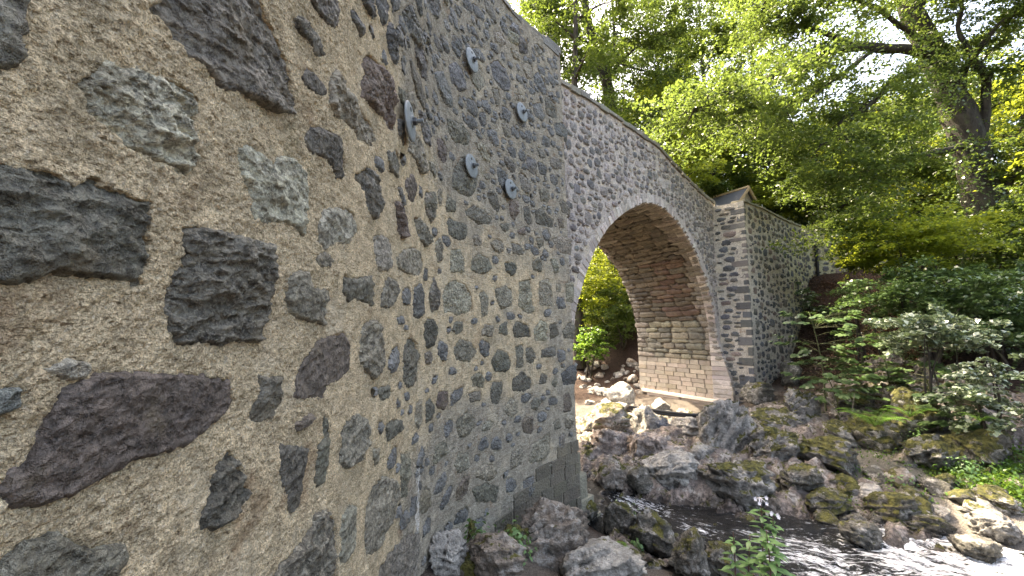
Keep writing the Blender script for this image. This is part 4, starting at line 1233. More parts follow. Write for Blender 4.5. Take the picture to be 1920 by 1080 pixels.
for sgn, E_ in ((-1, El), (1, Er)):
    e_ = E_ + gd * sgn * .3 - [0, 0, .28]
    dv = np.array([0, 0, -.26]); f = -rd * .05
    child('barge_board', quadmesh('barge_board', [[A + f, e_ + f, e_ + dv + f, A + dv + f], [A + f, A - f, e_ - f, e_ + f], [A + dv + f, e_ + dv + f, e_ + dv - f, A + dv - f]], M['timber']), house)
child('ridge_tiles', quadmesh('ridge_tiles', slab(A + [0, 0, .06], Bk + [0, 0, .06], Bk - gd * .2 - [0, 0, .1], A - gd * .2 - [0, 0, .1], .05) + slab(A + [0, 0, .06], A + gd * .2 - [0, 0, .1], Bk + gd * .2 - [0, 0, .1], Bk + [0, 0, .06], .05), M['timber']), house)

# ------------------------------------------------------------------ bedrock of the far bank and under the arch
bx, by = np.arange(0.8, 13.5, .055), np.arange(5.6, 16.0, .055)
BX, BY = np.meshgrid(bx, by, indexing='ij'); BG = np.column_stack([BX.ravel(), BY.ravel()])
rotb = np.column_stack([BG[:, 0] * .8 + BG[:, 1] * .6, (BG[:, 1] * .8 - BG[:, 0] * .6) * 1.9])
st_ = ridged(rotb, .75, 4, 91)
bz = terrain(BG) - .05 + .12 * sstep(9.5, 7.0, BG[:, 0]) * sstep(7.6, 8.6, BG[:, 1]) + .30 * st_ + .12 * np.round(ridged(rotb, 2.1, 3, 92) * 3) / 3 + .05 * ridged(BG, 7, 3, 93)
hole = np.maximum.reduce([blob(BG, ground_hit(1680, 880), 1.6), blob(BG, ground_hit(1840, 960), 1.2), sstep(.5, 1.2, BG[:, 0] - 12.0), sstep(13.6, 15.0, BG[:, 1]), sstep(.9, .2, np.abs(BG[:, 0] + .0 * BG[:, 1] - .8))])
bz -= .9 * hole
o = link('bedrock', mesh_np('bedrock', np.column_stack([BG, bz]), grid_faces(len(bx), len(by)), M['rock']), None, (0, 0, 0), (0.24, 0.20, 0.175, .48))
tag(o, 'craggy pinkish grey bedrock between the boulders', kind='structure')

# ------------------------------------------------------------------ boulders
def ico(level):
    bm = bmesh.new(); bmesh.ops.create_icosphere(bm, subdivisions=level, radius=1.0)
    V_ = np.array([v.co[:] for v in bm.verts]); F_ = np.array([[v.index for v in f.verts] for f in bm.faces]); bm.free(); return V_, F_
ICO = {k: ico(k) for k in (2, 3, 4, 5)}
def rock_shape(level, seed, flat=0.0, rnd=0.0, amp=1.0):
    V_, F_ = ICO[level]; P = V_.copy(); r = np.random.default_rng(seed)
    for k in range(16):
        n = r.normal(0, 1, 3); n[2] *= 1 + flat; n /= np.linalg.norm(n); o_ = r.uniform(.42, .85) * (1 - rnd) + rnd
        ex = np.maximum(0, P @ n - o_); P -= (ex * r.uniform(.75, 1.0))[:, None] * n
    # bedding planes give ledges
    n = r.normal(0, .35, 3); n[2] = 1; n /= np.linalg.norm(n)
    a = (P @ n) * r.uniform(2.6, 4.2) + 0.8 * fbm(P, 1.4, 3, seed)
    P += (0.13 * amp * (np.abs((a % 1.0) - .5) * 2 - (a % 1.0) * .8))[:, None] * (V_ - (V_ @ n)[:, None] * n)
    d = 0.10 * fbm(P, 1.6, 3, seed) + amp * 0.11 * ridged(P, 3.0, 4, seed + 1) + amp * 0.05 * ridged(P, 9, 3, seed + 2)
    P += V_ * d[:, None]
    return P / np.abs(P).max(0), F_
SEEN = set()
def boulder(x0, x1, y0, y1, label, tone, moss, deep=0.9, rot=None, level=4, flat=0.6, seed=None, sink=0.3, rnd=0.0, name='boulder', Y=None):
    """photo extent of the rock -> a rock of that width and height standing on the ground there"""
    seed = seed or (int(x0 * 7 + y1 * 13) % 9973)
    g = ground_hit((x0 + x1) / 2, y1 - 4) if Y is None else at((x0 + x1) / 2, y1, Y)
    k = px_at(g[1], g[2]); w, h = (x1 - x0) * k, (y1 - y0) * k * 0.97
    r = np.random.default_rng(seed)
    P, F_ = rock_shape(level, seed, flat, rnd)
    dep = w * deep
    a = r.uniform(-.35, .35) if rot is None else rot
    H = h * (1 + sink)
    tl_ = r.uniform(.02, .38); c, s_ = math.cos(tl_), math.sin(tl_)
    P = np.column_stack([P[:, 0] * c + P[:, 2] * s_ * .7, P[:, 1], P[:, 2] * c - P[:, 0] * s_ * .7]); P = P / np.abs(P).max(0)
    P = P * np.array([w / 2, dep / 2, H / 2])
    c, s_ = math.cos(a), math.sin(a)
    P = np.column_stack([P[:, 0] * c - P[:, 1] * s_, P[:, 0] * s_ + P[:, 1] * c, P[:, 2]])
    zb = g[2] + h - H
    base = np.array([g[0], g[1] + dep * 0.35, zb])
    P[:, 2] += H / 2
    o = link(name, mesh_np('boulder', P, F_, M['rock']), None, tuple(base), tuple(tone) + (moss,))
    return tag(o, label, 'rock', 'boulders on the river banks')
GR, PK, DK, TN, PL = (0.24, 0.228, 0.205), (0.34, 0.28, 0.24), (0.13, 0.122, 0.10), (0.28, 0.235, 0.19), (0.40, 0.38, 0.34)
B_ = [
 (1322, 1468, 755, 872, 'big grey boulder with moss patches in front of the pier corner', GR, .62, .8),
 (1425, 1535, 812, 892, 'rounded grey boulder with a mossy crown below the wing wall', GR, .75, .9),
 (1312, 1475, 858, 962, 'large boulder overhanging the dark water, moss on its near shoulder', GR, .66, .8),
 (1530, 1655, 828, 900, 'broad mossy boulder beside the strip of gravel', GR, .8, .9),
 (1460, 1562, 878, 945, 'dark boulder with a pale scar above the water edge', DK, .62, .8),
 (1625, 1728, 776, 850, 'mossy boulder right behind the fern', DK, .9, .9),
 (1705, 1825, 735, 835, 'big sloping moss-covered slab under the pale shrub', DK, .9, .9),
 (1742, 1855, 826, 895, 'grey and moss boulder right of the small leafy plant', GR, .75, .9),
 (1812, 1935, 810, 885, 'dark mossy boulder at the picture edge below the white-leaved shrub', DK, .85, .9),
 (1560, 1640, 786, 846, 'pale-topped mossy boulder left of the gravel strip', GR, .72, .9),
 (1490, 1568, 735, 805, 'leaning slab with pale lichen below the sapling', GR, .66, .9),
 (1425, 1532, 768, 820, 'long low slab lying below the wing wall foot', GR, .68, .7),
 (1665, 1735, 715, 772, 'rounded brown boulder between the saplings', TN, .7, .9),
 (1575, 1665, 730, 785, 'low mossy boulder behind the fern', DK, .82, .9),
 (1405, 1472, 722, 765, 'dark rock at the foot of the wing wall', DK, .6, .9),
 (1470, 1515, 680, 728, 'dark block against the wing wall beside the sapling', DK, .5, .9),
 (1525, 1622, 934, 982, 'squared mossy rock at the water edge', DK, .78, .8),
 (1650, 1760, 942, 1002, 'striped mossy rock dipping into the river', DK, .8, .8),
 (1598, 1682, 992, 1040, 'low dark mossy rock standing in the rapids', DK, .6, .8),
 (1622, 1676, 918, 956, 'small pale grey wedge among mossy rocks', PL, .15, .9),
 (1568, 1630, 893, 935, 'flat-topped rock with yellow moss above the squared rock', GR, .8, .9),
 (1725, 1828, 978, 1022, 'dark wet rock at the foot of the pale gravel beach', DK, .55, .8),
 (1852, 1945, 976, 1030, 'smooth grey slab with water spilling past it', GR, .35, .8),
 (1862, 1945, 928, 975, 'dark boulder on the pale gravel by the picture edge', DK, .7, .9),
 (1752, 1822, 892, 925, 'long mossy log-shaped rock beside the green plants', DK, .88, .6),
 (1806, 1905, 1022, 1062, 'wet black rock half under the white water', DK, .3, .8),
 (1138, 1198, 716, 768, 'angular pale grey boulder left of the pier', PL, .3, .9),
 (1088, 1195, 762, 836, 'mossy bedrock ledge beyond the abutment corner', TN, .7, .9),
 (1180, 1262, 768, 830, 'grey bedrock ledge below the black hose', GR, .4, .9),
 (1262, 1345, 792, 842, 'squarish pale boulder in front of the pier base', PL, .3, .9),
 (1222, 1270, 788, 832, 'bluish grey wedge of rock below the pier', (0.16, 0.17, 0.185), .1, .9),
 (1274, 1318, 772, 798, 'small cream block under the hose', (0.42, 0.36, 0.27), .1, .9),
 (1242, 1278, 772, 798, 'small round grey stone under the hose', GR, .2, .9),
 (1222, 1262, 752, 776, 'white boulder at the pier plinth', PL, .1, .9),
 (1310, 1345, 772, 800, 'dark stone below the pier corner', DK, .4, .9),
 (1098, 1190, 810, 872, 'pinkish bedrock hump nearest the abutment', PK, .12, .9),
 (1165, 1262, 822, 884, 'pinkish grey bedrock in the middle under the arch', PK, .1, .9),
 (1225, 1318, 836, 880, 'smooth bedrock slope below the pale boulder', PK, .2, .9),
 (1215, 1325, 858, 940, 'sunlit pale rock sloping into the water', PL, .3, .9),
 (1122, 1200, 868, 932, 'mossy knob of rock at the water beyond the abutment', TN, .62, .9),
 (1292, 1362, 840, 886, 'small jointed rock beside the overhanging boulder', GR, .35, .9),
 (1180, 1240, 880, 938, 'dark wet rock under the sunlit pale rock', DK, .45, .9),
 (970, 1145, 972, 1085, 'big smooth brown boulder with a white streak at the abutment foot', TN, .38, .8),
 (1050, 1250, 1040, 1125, 'pale flat slab at the bottom edge below the fern', PL, .4, .8),
 (850, 995, 1008, 1110, 'flat brown rock below the moss at the wall foot', TN, .45, .9),
 (796, 875, 1000, 1090, 'broken pale rock against the near wall', PL, .3, .9),
 (1180, 1285, 966, 1052, 'dark mossy boulder on the near bank by the rapids', DK, .62, .9),
 (1135, 1205, 948, 1020, 'shadowed rock by the footing blocks', DK, .6, .9),
 (1262, 1345, 1012, 1100, 'tilted mossy rock at the near water edge', DK, .6, .9),
 (1325, 1405, 1030, 1110, 'pointed mossy rock left of the flowering plant', DK, .78, .9),
 (848, 900, 968, 1015, 'moss cushion stone in the angle of the near wall', DK, .95, .9),
 (925, 985, 985, 1045, 'moss-topped stone between wall and brown boulder', DK, .92, .9),
 (1085, 1130, 940, 985, 'mossy stone at the foot of the ashlar footing', DK, .8, .9),
]
for b in B_:
    boulder(*b[:7], deep=b[7], level=5 if (b[1] - b[0]) > 70 else 4)
# loose stones, too alike to tell apart
RK = [rock_shape(3, 900 + k, .4) for k in range(10)]
RKM = [mesh_np('loose_stone', v * np.array([.5, .42, .34]), f, M['rock']) for v, f in RK]
rk = random.Random(77)
def scatter(n, xr, yr, size, tones, moss, label, group):
    for _ in range(n):
        g = ground_hit(rk.uniform(*xr), rk.uniform(*yr)); s_ = rk.uniform(*size) * rk.uniform(.6, 1.2)
        o = link('loose_stone', rk.choice(RKM), None, (g[0], g[1], g[2] + s_ * .1), tuple(np.array(rk.choice(tones)) * rk.uniform(.7, 1.25)) + (rk.uniform(*moss),))
        o.scale = (s_, s_, s_ * rk.uniform(.8, 1.2)); o.rotation_euler = (rk.uniform(-.4, .4), rk.uniform(-.4, .4), rk.uniform(0, 6.28))
        tag(o, label, 'stone', group)
scatter(75, (1085, 1210), (682, 775), (.25, .75), (PL, TN, PL, GR), (0, .35), 'one of the pale loose stones strewn beyond the arch', 'loose stones beyond the arch')
scatter(45, (1095, 1330), (800, 930), (.2, .6), (PK, PL, GR), (0, .5), 'one of the loose stones on the bedrock in front of the arch', 'loose stones on the bedrock')
scatter(95, (1400, 1915), (740, 985), (.2, .7), (GR, DK, DK, TN), (.35, .95), 'one of the small mossy stones between the far bank boulders', 'small stones of the far bank')
scatter(40, (1640, 1915), (850, 985), (.1, .3), (PL, TN, GR), (0, .3), 'one of the small pale stones on the gravel of the far bank', 'small stones of the gravel')
scatter(40, (800, 1360), (985, 1075), (.12, .4), (TN, GR, DK), (.2, .9), 'one of the small stones at the foot of the near wall', 'small stones of the near bank')

# hose lying below the pier
hz = empty('hose', tuple(at(1180, 764, 16.0)), 'pair of thin black hoses lying across the rocks below the pier', 'hose')
for dy in (0, 5):
    pts = []
    for x, y in ((1178, 762), (1215, 768), (1260, 774), (1300, 778 - dy * .4), (1345, 777 - dy)):
        pts.append(at(x, y + dy * .8, 13.0 - (x - 1178) * .003))
    mb = MB(); tube(mb, smooth_path(pts, 24), np.full(24, .045), 8); child('hose_line', mb.mesh('hose_line', M['black']), hz)

# ------------------------------------------------------------------ leaves, trees, plants
def leaf_mesh(C, size, mat, seed, up=0.8, elong=1.7, tint=None, name='crown', fold=.12):
    r = np.random.default_rng(seed); n = len(C)
    N = r.normal(0, 1, (n, 3)); N[:, 2] = np.abs(N[:, 2]) * .6 + up; N /= np.linalg.norm(N, axis=1)[:, None]
    A_ = r.normal(0, 1, (n, 3)); A_ -= (A_ * N).sum(1)[:, None] * N; A_ /= np.linalg.norm(A_, axis=1)[:, None]
    B2 = np.cross(N, A_)
    L = (size * r.uniform(.65, 1.25, n))[:, None]; Wd = L / elong
    V_ = np.empty((n, 4, 3))
    V_[:, 0] = C - A_ * L * .5; V_[:, 2] = C + A_ * L * .5 - N * L * .1
    V_[:, 1] = C + B2 * Wd * .5 + N * L * fold - A_ * L * .08; V_[:, 3] = C - B2 * Wd * .5 + N * L * fold - A_ * L * .08
    F_ = np.arange(4 * n).reshape(n, 4)
    t = r.uniform(0, 1, n) if tint is None else np.clip(tint + r.normal(0, .2, n), 0, 1)
    return mesh_np(name, V_.reshape(-1, 3), F_, mat, False, {'tint': np.repeat(t, 4)})
def sprays(starts, dirs, lens, per, r, flat=.28, droop=.15, thick=.05):
    n = len(starts); m = n * per
    j = np.repeat(np.arange(n), per); u = r.uniform(.05, 1, m) ** .75
    d = dirs[j]; L = lens[j][:, None]
    side = np.cross(d, [0, 0, 1.0]); side /= np.linalg.norm(side, axis=1)[:, None] + 1e-6
    lat = r.normal(0, flat, m) * (1.1 - .7 * u)
    C = starts[j] + d * L * u[:, None] + side * (lat[:, None] * L)
    C[:, 2] += r.normal(0, thick, m) * L[:, 0] - droop * L[:, 0] * (u ** 2 + .6 * lat ** 2 * 4)
    return C, j
def make_tree(base, trunk, limbs, label, leaf_mat, leaf, n_twig, per, twig, seed, bark='bark', cat='tree', group=None, name='tree', up=.8, rough=.25, limb_twigs=True, extra=None, clump=.35):
    """trunk: (points, radii); limbs: list of (points, r0, r1, weight)"""
    r = np.random.default_rng(seed)
    root = empty(name, tuple(base), label, cat, group)
    if trunk is not None:
        mb = MB(); n = 36; pts = smooth_path(trunk[0], n); rad = np.interp(np.linspace(0, 1, n), np.linspace(0, 1, len(trunk[1])), trunk[1])
        tube(mb, pts, rad, 18, rough, seed); child('trunk', mb.mesh('trunk', M[bark]), root)
    S, D, Ls = [], [], []
    tot = sum(l[3] for l in limbs)
    for (pts, r0, r1, w) in limbs:
        n = 22; P = smooth_path(pts, n); P += 0.04 * np.column_stack([fbm(P, 1.1, 2, seed + q) for q in (1, 2, 3)]) * np.linspace(0, 1, n)[:, None] * np.linalg.norm(P[-1] - P[0])
        rad = np.linspace(r0, r1, n)
        k = max(3, int(n_twig * w / tot))
        u = r.uniform(.18, 1.0, k) ** .8; i = np.clip((u * (n - 1)).astype(int), 0, n - 2); f = (u * (n - 1) - i)[:, None]
        st = P[i] * (1 - f) + P[i + 1] * f
        tg = P[i + 1] - P[i]; tg /= np.linalg.norm(tg, axis=1)[:, None]
        d = r.normal(0, 1, (k, 3)); d[:, 2] *= .45; d /= np.linalg.norm(d, axis=1)[:, None]; d = d + tg * .55 + np.array([0, 0, .08]); d /= np.linalg.norm(d, axis=1)[:, None]
        ln = twig * r.uniform(.5, 1.4, k)
        mb = MB(); tube(mb, P, rad, 9, rough, seed + 5)
        if limb_twigs:
            for q in range(0, k, 2):
                a = st[q]; b = a + d[q] * ln[q] * .85 - [0, 0, .12 * ln[q]]; m_ = (a + b) / 2 + [0, 0, .05 * ln[q]]
                tube(mb, [a, m_, b], [min(.03, r1 + .012), .012, .004], 4)
        child('branch', mb.mesh('branch', M[bark]), root)
        S.append(st); D.append(d); Ls.append(ln)
    S, D, Ls = np.vstack(S), np.vstack(D), np.concatenate(Ls)
    # short side sprays along each twig
    S2 = np.vstack([S, S + D * Ls[:, None] * .45]); a = r.normal(0, 1, D.shape); a[:, 2] *= .35
    D2 = D + a * .6; D2 /= np.linalg.norm(D2, axis=1)[:, None]; D2 = np.vstack([D, D2]); L2 = np.concatenate([Ls, Ls * .7])
    C, j = sprays(S2, D2, L2, per, r)
    ct = r.uniform(.2, .8, len(S2))
    cr = child('crown', leaf_mesh(C, leaf, M[leaf_mat], seed + 3, up, tint=ct[j]), root)
    return root
def P3(*a): return [at(x, y, Y) for x, y, Y in a]
# the great tree of the right bank
bt = at(1905, 660, 15.6)
make_tree((bt[0], bt[1], tz(bt[0], bt[1])), (P3((1930, 760, 15.6), (1905, 640, 15.6), (1880, 540, 15.6), (1850, 420, 15.6), (1825, 300, 15.6), (1792, 195, 15.6), (1755, 110, 15.6), (1712, 30, 15.6), (1690, -40, 15.6), (1650, -200, 15.6)), [.8, .66, .59, .56, .54, .51, .45, .38, .31, .2]),
  [(P3((1750, 105, 15.6), (1680, 90, 15.1), (1600, 92, 14.3), (1520, 105, 13.7), (1430, 150, 13.0), (1340, 180, 12.5), (1290, 200, 12.2)), 0.213, 0.037, 1.3),
   (P3((1610, 92, 14.4), (1540, 60, 14.3), (1480, 40, 14.3), (1400, 5, 14.3)), 0.112, 0.031, .9),
   (P3((1745, 110, 15.6), (1690, 150, 14.3), (1620, 200, 13.5), (1550, 270, 13.0)), 0.138, 0.031, 1.2),
   (P3((1835, 300, 15.6), (1850, 165, 15.0), (1815, 95, 14.7), (1800, -20, 14.3)), 0.188, 0.050, .9),
   (P3((1840, 400, 15.6), (1740, 430, 15.0), (1650, 440, 14.6), (1570, 430, 14.3)), 0.125, 0.025, .8),
   (P3((1700, 0, 15.6), (1640, -120, 14.3), (1500, -200, 13.0)), 0.200, 0.050, .5),
   (P3((1712, 30, 15.6), (1800, -150, 13.7), (1900, -220, 13.0)), 0.200, 0.050, .4),
   (P3((1850, 420, 15.6), (1920, 300, 14.7), (2000, 250, 14.0)), 0.150, 0.037, .9),
   (P3((1815, 270, 15.6), (1700, 300, 14.3), (1600, 330, 13.8), (1525, 345, 13.5)), 0.138, 0.025, 1.3),
   (P3((1780, 170, 15.6), (1860, 60, 14.3), (1930, 0, 13.7)), 0.150, 0.037, .8),
   (P3((1870, 520, 15.6), (1900, 430, 14.3), (1960, 400, 13.7)), 0.100, 0.025, .6),
   (P3((1640, 92, 14.7), (1540, 165, 13.8), (1450, 205, 13.3), (1370, 225, 13.0)), 0.088, 0.025, 1.0),
   (P3((1740, 90, 15.6), (1650, 20, 15.0), (1560, -10, 14.6), (1450, -60, 14.3)), 0.112, 0.025, 1.0),
   (P3((1720, 40, 15.6), (1760, -40, 15.0), (1860, -60, 14.6)), 0.100, 0.025, .7)],
  'great leaning tree of the right bank with a long bare limb reaching left', 'leaf', .13, 700, 64, 1.6, 301, rough=.35)
# tree behind the crown of the bridge
lt = at(1150, 230, 28.0)
make_tree((lt[0], lt[1], tz(lt[0], lt[1])), ([np.array([lt[0] + .2, lt[1], tz(lt[0], lt[1]) - .3])] + P3((1152, 330, 28.0), (1146, 215, 28.0), (1136, 150, 28.0), (1114, 85, 28.0), (1096, 0, 28.0), (1085, -120, 28.0)), [.6, .5, .44, .40, .32, .26, .18]),
  [(P3((1138, 150, 28.0), (1152, 70, 28.0), (1146, 0, 28.0), (1150, -90, 28.0)), .16, .05, 1),
   (P3((1136, 150, 28.0), (1180, 100, 27.3), (1230, 70, 26.5), (1310, 40, 26.5)), .10, .03, 1),
   (P3((1114, 85, 28.0), (1060, 60, 27.3), (1000, 30, 26.5)), .10, .03, .9),
   (P3((1125, 110, 28.0), (1200, 130, 27.1), (1270, 160, 26.5)), .08, .02, 1),
   (P3((1145, 205, 28.0), (1200, 205, 27.4), (1240, 230, 26.8)), .07, .02, .7),
   (P3((1130, 130, 28.0), (1070, 130, 27.3), (1030, 110, 26.5)), .08, .02, .7),
   (P3((1100, 30, 28.0), (1040, -20, 26.5), (1000, -40, 26.5)), .08, .02, .6),
   (P3((1148, 0, 28.0), (1230, -30, 26.5), (1330, -40, 26.5)), .08, .02, .8)],
  'forked tree standing just behind the hump of the bridge', 'leaf', .2, 360, 52, 2.3, 302)
def auto_tree(px, Y, top_y, spread, label, leaf_mat, leaf, n_twig, per, twig, seed, low=.25, lean=0.0, bark='bark', r0=.25, group='trees behind the bridge', nl=13, name='tree'):
    r = np.random.default_rng(seed); X = (px - 960) / FPX * Y; z0 = tz(X, Y) - .2; zt_ = at(px, top_y, Y)[2]; H = zt_ - z0
    tr = [np.array([X + lean * H * q + .25 * math.sin(5 * q + seed), Y + .2 * math.cos(4 * q + seed), z0 + H * q]) for q in (0, .25, .5, .75, .97)]
    TP = smooth_path(tr, 40); limbs = []
    for k in range(nl):
        q = low + (1 - low) * (k + .5) / nl; p = TP[int(q * 39)]; a = k * 2.4 + seed; L = spread * (1.05 - .75 * max(0, (q - low) / (1 - low)) ** 1.6) * r.uniform(.75, 1.2)
        e = np.array([math.cos(a), math.sin(a), r.uniform(.05, .5)]); limbs.append(([p, p + e * L * .5 + [0, 0, .1 * L], p + e * L + [0, 0, .02 * L]], r0 * .38 * (1.1 - q * .6), .02, L))
    return make_tree((X, Y, z0), (tr, [r0, r0 * .8, r0 * .6, r0 * .4, r0 * .1]), limbs, label, leaf_mat, leaf, n_twig, per, twig, seed, bark, group=group, limb_twigs=False, name=name)
auto_tree(1085, 24, -120, 4.5, 'dark-trunked tree at the left, half hidden by the bridge hump', 'leaf_far', .2, 200, 50, 2.0, 311, .3, bark='bark_dark', r0=.4)
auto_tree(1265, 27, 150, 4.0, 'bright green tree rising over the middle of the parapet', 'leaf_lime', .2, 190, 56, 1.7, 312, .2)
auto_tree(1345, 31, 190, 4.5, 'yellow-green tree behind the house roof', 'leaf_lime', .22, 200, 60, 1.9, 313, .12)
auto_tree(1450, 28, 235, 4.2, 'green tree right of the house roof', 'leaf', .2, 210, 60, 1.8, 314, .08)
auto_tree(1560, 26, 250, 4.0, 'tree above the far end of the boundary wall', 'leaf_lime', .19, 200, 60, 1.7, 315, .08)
auto_tree(1690, 23, 200, 4.2, 'tree directly behind the great leaning trunk, to its left', 'leaf_far', .19, 210, 60, 1.8, 316, .08, bark='bark_dark')
auto_tree(1830, 20, 120, 4.0, 'tree showing right of the great leaning trunk', 'leaf', .17, 210, 60, 1.7, 317, .08)
auto_tree(1970, 17, 100, 3.6, 'tree at the right picture edge behind the great trunk', 'leaf_lime', .15, 200, 60, 1.6, 318, .08)
auto_tree(1180, 36, 120, 5.0, 'distant tree seen below the forked tree', 'leaf_far', .3, 160, 56, 2.4, 319, .1)
auto_tree(1390, 42, 200, 6.0, 'tall distant tree filling the gap behind the house', 'leaf_far', .32, 190, 60, 2.6, 320, .06)
auto_tree(1530, 40, 260, 5.5, 'distant tree behind the boundary wall', 'leaf_far', .32, 190, 60, 2.6, 321, .06)
auto_tree(1670, 36, 240, 5.5, 'distant tree between the wall end and the great trunk', 'leaf_far', .3, 190, 60, 2.6, 322, .06)
auto_tree(1850, 32, 200, 5.5, 'distant tree far up the right slope', 'leaf_far', .28, 190, 60, 2.4, 323, .06)
auto_tree(1440, 36, -60, 6.0, 'tall tree whose top fills the sky between the two near trees', 'leaf_far', .24, 300, 60, 2.2, 325, .3)
auto_tree(1250, 34, -20, 5.0, 'tall slender tree right of the forked tree', 'leaf_far', .23, 240, 56, 2.1, 326, .3)
auto_tree(1040, 32, -80, 5.5, 'tall tree at the far left edge of the wood', 'leaf_far', .24, 260, 56, 2.2, 327, .3)
auto_tree(1345, 33, -70, 5.0, 'tall tree in the sky gap over the middle of the parapet', 'leaf_far', .22, 230, 54, 2.1, 328, .35)
auto_tree(1290, 40, 230, 5.0, 'distant tree low behind the parapet', 'leaf_far', .32, 160, 56, 2.4, 324, .06)

def bush(px, py, Y, w, h, label, leaf_mat, leaf, n, per, seed, group='bushes and shrubs', name='bush', up=.8, depth=None, twig=None, cat='bush', stem=True, layers=True):
    c = at(px, py, Y); r = np.random.default_rng(seed); g = tz(c[0], c[1]); dep = depth or w
    root = empty(name, (c[0], c[1], g), label, cat, group)
    tw = twig or min(w, h) * .35
    S = r.normal(0, 1, (n, 3)); S /= np.linalg.norm(S, axis=1)[:, None]; S *= (r.uniform(0, 1, n) ** .5)[:, None]
    S = c + S * np.array([w / 2, dep / 2, h / 2])
    D = (S - c) / np.array([w, dep, h]) * 1.5 + r.normal(0, .5, (n, 3)); D[:, 2] *= .35 if layers else 1; D /= np.linalg.norm(D, axis=1)[:, None]
    C, j = sprays(S, D, tw * r.uniform(.6, 1.3, n), per, r, .32, .2, .05)
    t = r.uniform(.15, .85, n)
    child('foliage', leaf_mesh(C, leaf, M[leaf_mat], seed + 1, up, 1.5, t[j], 'foliage'), root)
    if stem:
        for q in range(5):
            e = S[q * (n // 6)]; b = np.array([c[0] + r.normal(0, .1 * w), c[1] + r.normal(0, .1 * w), g - .1]); mb = MB()
            tube(mb, smooth_path([b, (b + e) / 2 + r.normal(0, .06 * w, 3), e], 10), np.linspace(.02 + .012 * w, .006, 10), 6); child('stem', mb.mesh('stem', M['bark_dark']), root)
    return root
# beyond the arch
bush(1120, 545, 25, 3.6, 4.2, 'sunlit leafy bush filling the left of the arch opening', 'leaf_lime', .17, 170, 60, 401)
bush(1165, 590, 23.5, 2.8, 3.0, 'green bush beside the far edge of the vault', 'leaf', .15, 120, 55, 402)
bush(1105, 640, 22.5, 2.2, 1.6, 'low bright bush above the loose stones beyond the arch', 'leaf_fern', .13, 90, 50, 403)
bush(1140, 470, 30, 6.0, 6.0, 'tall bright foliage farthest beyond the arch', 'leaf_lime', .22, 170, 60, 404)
# right bank
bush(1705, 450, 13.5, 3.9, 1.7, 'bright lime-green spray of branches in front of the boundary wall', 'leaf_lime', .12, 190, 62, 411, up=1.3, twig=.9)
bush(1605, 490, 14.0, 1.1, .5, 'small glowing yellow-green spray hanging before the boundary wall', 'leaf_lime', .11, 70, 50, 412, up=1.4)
bush(1730, 545, 12.0, 3.4, 1.5, 'dark glossy branches under the great tree', 'leaf_shrub', .12, 150, 58, 413, up=1.5, twig=.8)
bush(1750, 622, 9.6, 1.8, .8, 'shrub with shining pale leaves over the mossy slab', 'leaf_sheen', .13, 66, 46, 414, up=1.5, twig=.55)
bush(1880, 735, 8.2, 1.7, 1.5, 'shrub with shining pale leaves at the right picture edge', 'leaf_sheen', .11, 70, 46, 415, up=1.3, twig=.45)
bush(1890, 590, 10.8, 2.6, 1.9, 'dark shrub at the foot of the great leaning trunk', 'leaf_shrub', .12, 140, 58, 416, up=1.2)
bush(1770, 585, 15.0, 4.0, 1.8, 'dark undergrowth at the top of the bare slope', 'leaf_shrub', .14, 160, 58, 417)
bush(1560, 590, 17.5, 1.4, .9, 'low ivy tuft on the slope by the wing wall', 'leaf_shrub', .11, 50, 46, 418)
bush(1850, 470, 14.5, 5.0, 2.6, 'shadowed leafy mass right of the great trunk', 'leaf', .14, 200, 60, 419)
bush(1930, 640, 13.0, 4.0, 2.6, 'dark leafy bank at the right picture edge above the pale shrub', 'leaf_shrub', .14, 160, 58, 420)
bush(1500, 560, 19.0, 1.2, 1.6, 'ivy growing at the foot of the wing wall', 'leaf_shrub', .10, 60, 46, 421)
# saplings with flat layers of broad leaves
def sapling(px, py, Y, w, h, label, seed, n=26):
    c = at(px, py, Y); r = np.random.default_rng(seed); g = tz(c[0], c[1])
    root = empty('sapling', (c[0], c[1], g), label, 'sapling', 'young sycamores of the right bank')
    base = np.array([c[0] + .1, c[1], g - .1]); topp = c + np.array([-.15, 0, h * .45]); mb = MB(); PT = smooth_path([base, (base + topp) / 2 + [.12, 0, 0], topp], 14)
    tube(mb, PT, np.linspace(.028, .008, 14), 6); child('stem', mb.mesh('stem', M['stem']), root)
    Cs, mbt = [], MB()
    for k in range(n):
        p = PT[int(r.uniform(.35, .99) * 13)]; a = r.uniform(0, 6.28); L = w * .5 * r.uniform(.35, 1.0); e = p + np.array([math.cos(a) * L, math.sin(a) * L, r.uniform(-.02, .14) * w])
        tube(mbt, [p, (p + e) / 2 + [0, 0, .03], e], [.006, .004, .003], 4)
        for q in range(6):
            cc = e + np.array([r.normal(0, .11), r.normal(0, .11), r.normal(0, .025)])
            for m_ in range(5):
                b = a + (m_ - 2) * .62; Cs.append((cc, b))
    child('twigs', mbt.mesh('twigs', M['stem']), root)
    n_ = len(Cs); V_ = np.empty((n_, 4, 3)); t = np.repeat(r.uniform(0, 1, n_ // 5), 5)
    for i, (cc, b) in enumerate(Cs):
        L = .17 * (1 - .18 * abs((i % 5) - 2)); d = np.array([math.cos(b), math.sin(b), -.5]); s_ = np.array([-math.sin(b), math.cos(b), r.uniform(-.5, .5)])
        V_[i] = [cc, cc + d * L * .6 + s_ * L * .34, cc + d * L, cc + d * L * .6 - s_ * L * .34]
    child('leaves', mesh_np('leaves', V_.reshape(-1, 3), np.arange(4 * n_).reshape(n_, 4), M['leaf_shrub'], False, {'tint': np.repeat(t, 4)}), root)
sapling(1532, 640, 12.2, 2.3, 1.9, 'sapling with broad layered leaves against the wing wall', 511, 44)
